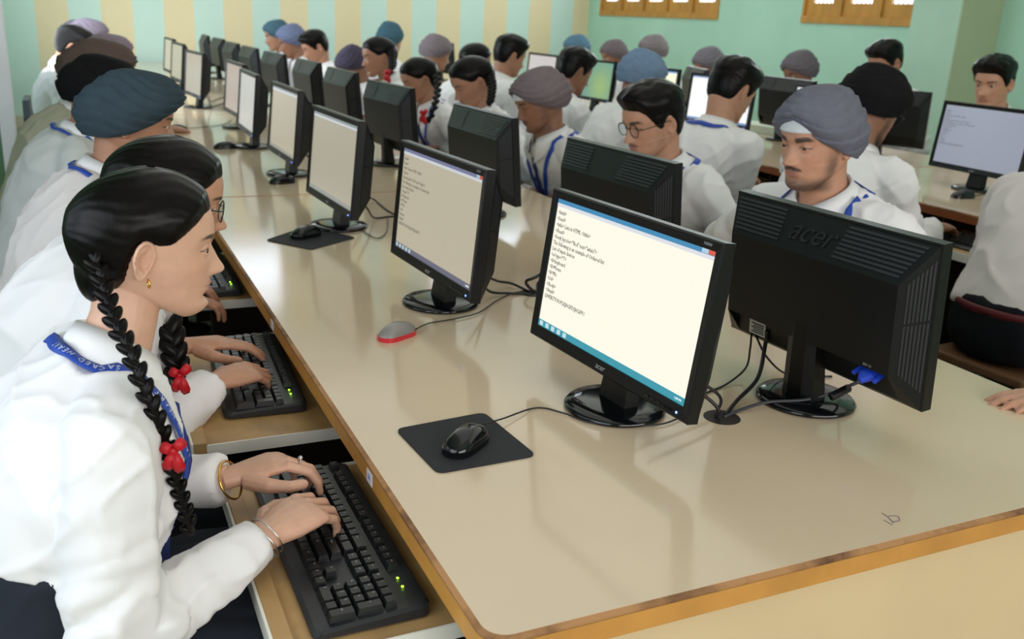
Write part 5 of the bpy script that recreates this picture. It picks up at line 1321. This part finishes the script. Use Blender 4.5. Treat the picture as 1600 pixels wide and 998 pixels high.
# --- the girl in front
H1 = ony(232, 383, 0.50)
L1 = add('girl with the long thick braid', 'white shirt, blue lanyard, typing nearest us', GP_L, H1, yaw=1, pitch=5, s=0.875, male=False, det=2, hair=('girl',), skin='f', skirt=True, legmat=M_SKIRT,
    body=4, hips=(-0.450, 0.40), seat=0.46, hem=0.43, eye=1.25, lantext='SACRED HEART', neck=(-0.358, 0.47, 0.972), hunch=0.05, lanyard=True, tie=True, lanw=0.0105, belt=False, fat=1.16, gaze=24, gazev=-8, shoulder=0.188, crease=0.022, ua=0.30, fa=0.27, sleeve=1.08,
    hands={1: dict(w=(-0.188, 0.374, 0.714), f=(0.83, 0.55, 0.02), u=(-0.05, -0.2, 1), curl=(27, 32, 22), spread=4, hs=1.16, pole=(-0.5, -0.35, -0.9)),
           -1: dict(w=(-0.205, 0.575, 0.712), f=(0.97, 0.06, 0.12), u=(-0.1, 0.1, 1), curl=(34, 36, 22), spread=7, hs=1.08, thumb=1.0, pole=(-0.5, 0.5, -0.9))},
    braids=[dict(pts=[ony(145, 396, 0.44), ony(157, 430, 0.425), ony(168, 468, 0.40), ony(182, 508, 0.365), ony(202, 545, 0.335), ony(219, 590, 0.312), ony(240, 640, 0.302), ony(258, 690, 0.305), ony(273, 740, 0.315), ony(287, 790, 0.33), ony(298, 830, 0.34)], n=40, r=(0.0084, 0.0070), out=(0.05, -1, 0.25), ribbon=ony(269, 702, 0.29), rs=0.72)])
# bangles, ring, ear ring
def torus(name, c, axis, r, t, m, parent, inv, n=32):
    ax = nrm(axis); u = nrm(np.cross(ax, [0.3, 0.2, 0.9])); v = np.cross(ax, u)
    mb = MB(); rings = []
    for i in range(n):
        a = 2*PI*i/n; d = u*math.cos(a)+v*math.sin(a); rings.append([np.asarray(c)+d*(r+t*math.cos(b))+ax*t*math.sin(b) for b in np.linspace(0, 2*PI, 8, endpoint=False)])
    rings.append(rings[0]); mb.loft(rings, cap=False)
    o = mb.build(name, m, parent, True); o.data.transform(inv); return o
w1, d1 = L1['wr'][1], nrm(L1['wr'][1]-L1['el'][1]); w2, d2 = L1['wr'][-1], nrm(L1['wr'][-1]-L1['el'][-1])
torus('bangle', w1+d1*0.004-np.array([0, 0, 0.006]), d1+np.array([0.1, 0, 0.3]), 0.031, 0.0013, M_SILVER, L1['root'], L1['inv']); torus('bangle', w1+d1*0.012-np.array([0, 0, 0.004]), d1+np.array([0, 0, 0.15]), 0.030, 0.0011, M_SILVER, L1['root'], L1['inv'])
torus('bangle', w2+d2*0.006-np.array([0, 0, 0.004]), d2+np.array([0, 0, 0.25]), 0.031, 0.0019, M_GOLD, L1['root'], L1['inv'])
fj = HANDJ[-1][1]; fdv = nrm(fj[2]-fj[1]); rc = fj[1]*0.55+fj[2]*0.45; fup = nrm(np.array([0, 0, 1.0])-fdv*fdv[2])
torus('ring', rc, fdv, 0.0108, 0.0013, M_SILVER, L1['root'], L1['inv'], 24)
rs_ = MB().ellipsoid(rc+fup*0.0128, (0.0042, 0.0042, 0.0042)).build('ring_bead', M_SILVER, L1['root'], True); rs_.data.transform(L1['inv'])
ec = to_w([(7.9, -0.6, -4.0)], L1['fr'])[0]; torus('ear_ring', ec, (1, 0.2, 0), 0.0055, 0.0011, M_GOLD, L1['root'], L1['inv'], 20)
# --- the shaded row
add('girl in dark-framed glasses half hidden', 'hair tied back, just behind the long braid', GP_L, ony(262, 312, 1.02), yaw=0, pitch=12, s=1.0, male=False, det=1, hair=('girl',), skin='a', skirt=True, glasses=True, hips=(-0.50, 1.02), neck=ony(190, 395, 1.02), shoulder=0.17, fat=1.15, ua=0.31, fa=0.28, belt=False,
    hands={1: dict(w=onz(330, 598, 0.70), f=(0.92, 0.40, 0.0), u=(0, -0.2, 1), curl=(30, 40, 25), spread=5, hs=0.98, pole=(-0.5, -0.5, -0.9)), -1: dict(w=onz(285, 540, 0.71), f=(0.98, 0.0, -0.05), u=(0, 0.1, 1), curl=(14, 24, 18), thumb=1.2, spread=6, hs=1.0, pole=(-0.5, 0.5, -0.9))},
    braids=[dict(pts=[ony(262, 505, 0.93), ony(268, 530, 0.92), ony(274, 560, 0.91), ony(281, 590, 0.91)], n=8, r=(0.017, 0.014), ribbon=ony(280, 584, 0.89), rs=0.9)])
TD = dict(top=13.0, w=9.8, front=10.8, back=12.4, patka=False, folds=6, cross=1.2, lean=-0.24)
M_SH2 = mat('white_shirt_shaded_pink', 'd9d2d0', 0.8, spec=0.2, bump=0.25, bump_scale=25); M_SH3 = mat('white_shirt_shaded_grey', 'c3c6c4', 0.8, spec=0.2, bump=0.25, bump_scale=25); M_SH4 = mat('white_shirt_shaded_olive', 'b3b09c', 0.8, spec=0.2, bump=0.25, bump_scale=25)  # white shirts with the shade on them put into the colour
def sh_row(short, rest, px, py, Y, dx, hair, m=None, s=1.0, pitch=25, **k):
    H = ony(px, py, Y); hp = (H[0]-dx, H[1]+k.pop('dy', 0.0))
    return add(short, rest, GP_L, H, yaw=k.pop('yaw', 0), pitch=pitch, s=s, det=k.pop('det', 0), hair=hair, hips=hp, hands=k.pop('hands', typing(H[1], 0.0, 0.71, 1)), shirtmat=m or M_SHIRT, **k)
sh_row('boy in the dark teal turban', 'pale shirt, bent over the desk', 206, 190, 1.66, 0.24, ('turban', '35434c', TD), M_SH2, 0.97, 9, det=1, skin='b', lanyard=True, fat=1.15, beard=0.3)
sh_row('boy in the big black turban', 'shade-greyed white shirt, behind the dark teal turban', 158, 146, 2.5, 0.25, ('turban', '0f0e10', dict(TD, w=9.6, folds=3, top=12.5, lean=-0.1)), M_SH3, 0.97, 14, skin='b', lanyard=True, fat=1.15)
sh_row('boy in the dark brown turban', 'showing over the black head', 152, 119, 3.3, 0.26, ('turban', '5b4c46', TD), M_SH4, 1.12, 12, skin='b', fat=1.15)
sh_row('boy in the mauve grey turban', 'over the brown one in the shaded row', 166, 95, 4.7, 0.2, ('turban', '8a7c88', TD), M_SHIRT, 1.08, 6, skin='b', back=True, hands={1: dict(w=onz(258, 200, 0.775), f=(1, 0.15, -0.2), u=(0, 0, 1), hs=1.1), -1: dict(w=(-0.2, 4.85, 0.72), f=(1, 0, -0.1), u=(0, 0, 1))})
sh_row('boy with short black hair', 'very white shirt, far back in the shaded row', 114, 74, 6.3, 0.17, ('boy',), M_SHIRT, 1.1, 20, skin='b')
sh_row('boy in the plum grey turban', 'farther along past the black haired boy', 136, 61, 7.0, 0.16, ('turban', '766c78', TD), M_SHIRT, 1.15, 12, skin='b')
sh_row('boy in the darkest grey turban', 'last of the shaded row', 120, 59, 7.9, 0.16, ('turban', '54525c', TD), M_SHIRT, 1.1, 12, skin='b')
# --- facing us across the middle desks
def fr_row(short, rest, px, py, hair, X=1.42, s=1.05, pitch=16, **k):
    H = onx(px, py, X); m = k.pop('m', M_SHIRT)
    return add(short, rest, GP_R, H, yaw=k.pop('yaw', 180), pitch=pitch, s=s, det=k.pop('det', 0), hair=hair, hips=(H[0]+k.pop('dx', 0.22), H[1]), hands=k.pop('hands', typing(H[1], XR, 0.71, -1)), shirtmat=m, **k)
TR1 = dict(top=13.6, w=10.4, front=10.6, back=12.0, folds=5, cross=1.3, peak=6.3)
fr_row('boy in the slate grey turban', 'moustache, lanyard, behind the big logo', 1277, 222, ('turban', '6b6c78', TR1), 1.38, 1.06, 8, det=1, skin='a', mous=0.9, beard=0.8, lanyard=True, lanw=0.011, yaw=188, fat=1.1, gaze=-6, gazev=-16, browh=0.75, eye=0.62, hands={1: dict(w=(1.55, 1.30, 0.71), f=(-1, 0, 0), u=(0, 0, 1)), -1: dict(w=(1.45, 1.03, 0.70), f=(-1, 0.1, 0), u=(0, 0, 1), pole=(0.5, 0.25, -1))})
fr_row('boy with round glasses', 'short black hair, moustache, looking down', 1020, 190, ('boy',), 1.42, 1.08, 16, det=1, skin='a', mous=0.6, beard=0.2, lanyard=True, lanw=0.010, glasses=True, eye=0.7, yaw=182, seed=3, vol=1.0, browh=0.65, fat=1.1)
fr_row('boy in the brown turban', 'navy tie and blue lanyard, head bowed', 843, 158, ('turban', '75686c', dict(TR1, w=11.0, top=12.6, back=12.8, folds=6, cross=0.5)), 1.42, 1.06, 22, det=1, skin='c', lanyard=True, tie=True, mous=0.6, eye=0.4, beard=0.4, yaw=178, lanw=0.010)
def braid_for(H, side, n=14):
    return None
def girl_row(short, rest, px, py, pitch, X, s, ends, rib=None, **k):
    H = onx(px, py, X); pts = [onx(a, b, X+c) for a, b, c in ends]
    bd = [dict(pts=pts, n=16, r=(0.0145, 0.012), out=(-0.5, -1, 0.2), ribbon=onx(*rib) if rib else None, rs=1.2, rx=(0.6, -0.8, 0))]
    if 'rib2' in k:
        q = onx(*k.pop('rib2')); bd.append(dict(pts=[q+np.array([0.01, 0.01, 0.012]), q+np.array([0.005, 0.0, 0.0]), q-np.array([0, 0, 0.03]), q-np.array([0, 0, 0.07])], n=6, r=(0.016, 0.012), out=(-0.5, -1, 0.2), ribbon=q, rs=1.2, rx=(0.6, -0.8, 0)))
    return fr_row(short, rest, px, py, ('girl',), X, s, pitch, male=False, skin='b', eye=0.45, browh=0.45, braids=bd, **k)
girl_row('girl with dark braid bowed low', 'beside the boy in the brown turban', 738, 128, 28, 1.42, 1.05, [(766, 118, 0.05), (769, 133, 0.04), (768, 148, 0.02), (765, 163, 0.0)], det=1, tie=True)
girl_row('girl with hanging braid and red ribbon', 'blue tie, looking down', 655, 124, 22, 1.42, 1.03, [(683, 113, 0.05), (684, 138, 0.02), (679, 165, -0.03), (670, 190, -0.07)], (662, 178, 1.31), det=1, tie=True, lanyard=True)
girl_row('girl with two red ribbons', 'face in profile, hair drawn back', 592, 89, 10, 1.42, 1.05, [(611, 78, 0.05), (612, 93, 0.04), (611, 106, 0.02), (608, 118, 0.0)], (606, 115, 1.35), rib2=(583, 130, 1.25), det=1)
fr_row('boy in the dark plum turban', 'bowed very low, little face showing', 553, 103, ('turban', '4c4658', dict(TR1, patka=False)), 1.42, 1.0, 40, skin='c', dx=0.42)
fr_row('boy with brown hair', 'bowed above a grey-lit monitor back', 493, 74, ('boy',), 1.42, 1.05, 24, skin='b', eye=0.4)
fr_row('boy in the slate blue turban', 'face lowered, near the end of the desks', 456, 66, ('turban', '68708c', dict(TR1, patka=False)), 1.42, 1.12, 18, skin='c', dx=0.42)
fr_row('boy in the teal blue turban', 'last of those facing us, by the wall', 433, 57, ('turban', '44606e', dict(TR1, patka=False)), 1.42, 1.1, 12, skin='b')
# --- backs toward the middle desks
def bk_row(short, rest, px, py, hair, X=2.30, s=1.1, pitch=18, **k):
    H = onx(px, py, X); m = k.pop('m', M_SHIRT)
    return add(short, rest, GP_S, H, yaw=k.pop('yaw', 0), pitch=pitch, s=s, seat=k.pop('seat', 0.49), det=k.pop('det', 0), hair=hair, hips=(H[0]-k.pop('dx', 0.22), H[1]), hands=k.pop('hands', typing(H[1], T2X, 0.76, 1)), shirtmat=m, **k)
TB = dict(top=13.4, w=10.2, front=10.6, back=12.6, folds=5, patka=False)
S1p = np.array([2.66, 1.17, 1.15])
add('boy in a hunched white shirt', 'maroon belt, head out of view', GP_S, S1p, seat=0.47, yaw=5, pitch=20, s=1.1, hair=('boy',), hips=(2.30, 1.09), hands=typing(1.2, T2X+0.06, 0.80, 1, back=0.05), skin='b', det=0, fat=1.05, shirtmat=M_SH2)
bk_row('boy in the black turban', 'thin glasses, back to us, by the window wall', 1362, 170, ('turban', '141315', dict(TB, w=11.0)), 2.22, 1.12, 22, glasses=True, skin='c', beard=0.9, lanyard=False, det=1, yaw=10)
bk_row('boy with blue neck lanyard', 'black hair, leaning to the glaring white screen', 1143, 142, ('boy',), 2.25, 1.15, 26, skin='a', lanyard=True, lanw=0.009, det=1, yaw=12, hands={1: dict(w=onz(1150, 278, 0.775), f=(1, 0.3, 0.0), u=(0, -0.3, 1), hs=1.05), -1: dict(w=(2.5, 2.95, 0.77), f=(1, 0, -0.1), u=(0, 0, 1))}, seed=5)
bk_row('boy in the pale blue turban', 'white back, beside the pale yellow screen', 1003, 124, ('turban', '7189a4', TB), 2.28, 1.08, 20, skin='c')
bk_row('boy with tousled dark hair', 'profile against the teal screen', 897, 112, ('boy',), 2.28, 1.08, 20, skin='c', seed=8, yaw=8, det=1)
bk_row('boy with neat black hair', 'white back, beyond the brown turban', 796, 88, ('boy',), 2.30, 1.1, 16, skin='b', seed=2, yaw=5)
bk_row('student with dark hair', 'just showing over the bowed girl', 743, 96, ('girl',), 2.30, 1.1, 14, skin='b', male=False)
bk_row('boy in the mauve brown turban', 'before the dark monitor', 682, 84, ('turban', '7d7278', TB), 2.30, 1.1, 16, skin='b')
bk_row('boy in the peaked teal turban', 'bearded, last of those with backs turned', 610, 65, ('turban', '41606f', dict(TB, top=15.5, w=9.0)), 2.30, 1.12, 12, skin='a', beard=0.8, yaw=25)
# --- along the mint wall
def wl_row(short, rest, px, py, hair, X=4.25, s=1.15, pitch=12, **k):
    H = onx(px, py, X)
    return add(short, rest, GP_T, H, yaw=k.pop('yaw', 182), pitch=pitch, s=s, seat=0.5, hair=hair, det=k.pop('det', 0), hips=(H[0]+0.22, H[1]), hands=typing(H[1], T2X+1.35, 0.83, -1, back=0.12), **k)
wl_row('boy with swept black hair at the pillar', 'facing us', 1552, 130, ('boy', 1.15), 4.2, 1.15, 10, skin='a', det=1, seed=11, yaw=195)
wl_row('boy with short dark hair against the mint wall', 'mostly hidden by the black turban', 1383, 98, ('boy',), 4.25, 1.1, 22, skin='b', seed=4)
wl_row('boy in the dark grey turban at the mint wall', 'over a monitor back', 1248, 114, ('turban', '6b656c', TB), 4.25, 1.12, 18, skin='c')
wl_row('boy in the wide grey turban at the mint wall', 'behind the glaring screen', 1106, 104, ('turban', '77737c', TB), 4.25, 1.12, 18, skin='c')
wl_row('boy in the taupe turban at the mint wall', 'over the pale blue one', 1019, 82, ('turban', '837a7e', TB), 4.25, 1.12, 10, skin='c')
wl_row('boy in the dark brown-grey turban at the mint wall', 'behind the teal screen', 958, 88, ('turban', '6f6468', TB), 4.25, 1.12, 14, skin='c')
wl_row('boy in the steel blue turban in the room corner', 'before the last stripes', 900, 79, ('turban', '56748a', TB), 4.25, 1.15, 12, skin='b')
# spare stool with a brown cushion under the red-edged desk
stool('stool with brown cushion under the red-edged desk', 3.3, 2.35, 0.53, 0.3, False, mat('brown_cushion', '7d684c', 0.8, noise_scale=10, noise_amt=0.2))

# someone seated at the near side of the desk: only a sleeve and a hand rest in view
hw_ = onz(1655, 618, TZ+0.022)
fr_row('student almost out of view', 'pale green sleeve, hand on the desk edge', 1860, 330, ('boy',), 1.85, 1.0, 10, skin='a', m=mat('pale_green_shirt', 'c6cdbd', 0.8), yaw=180, dx=0.16,
    hands={-1: dict(w=hw_+np.array([0.02, -0.01, 0.0]), f=(-0.95, 0.3, -0.05), u=(0, 0, 1), curl=(12, 18, 14)), 1: dict(w=hw_+np.array([0.24, 0.12, -0.12]), f=(-1, -0.5, -0.4), u=(0, 0, 1))})
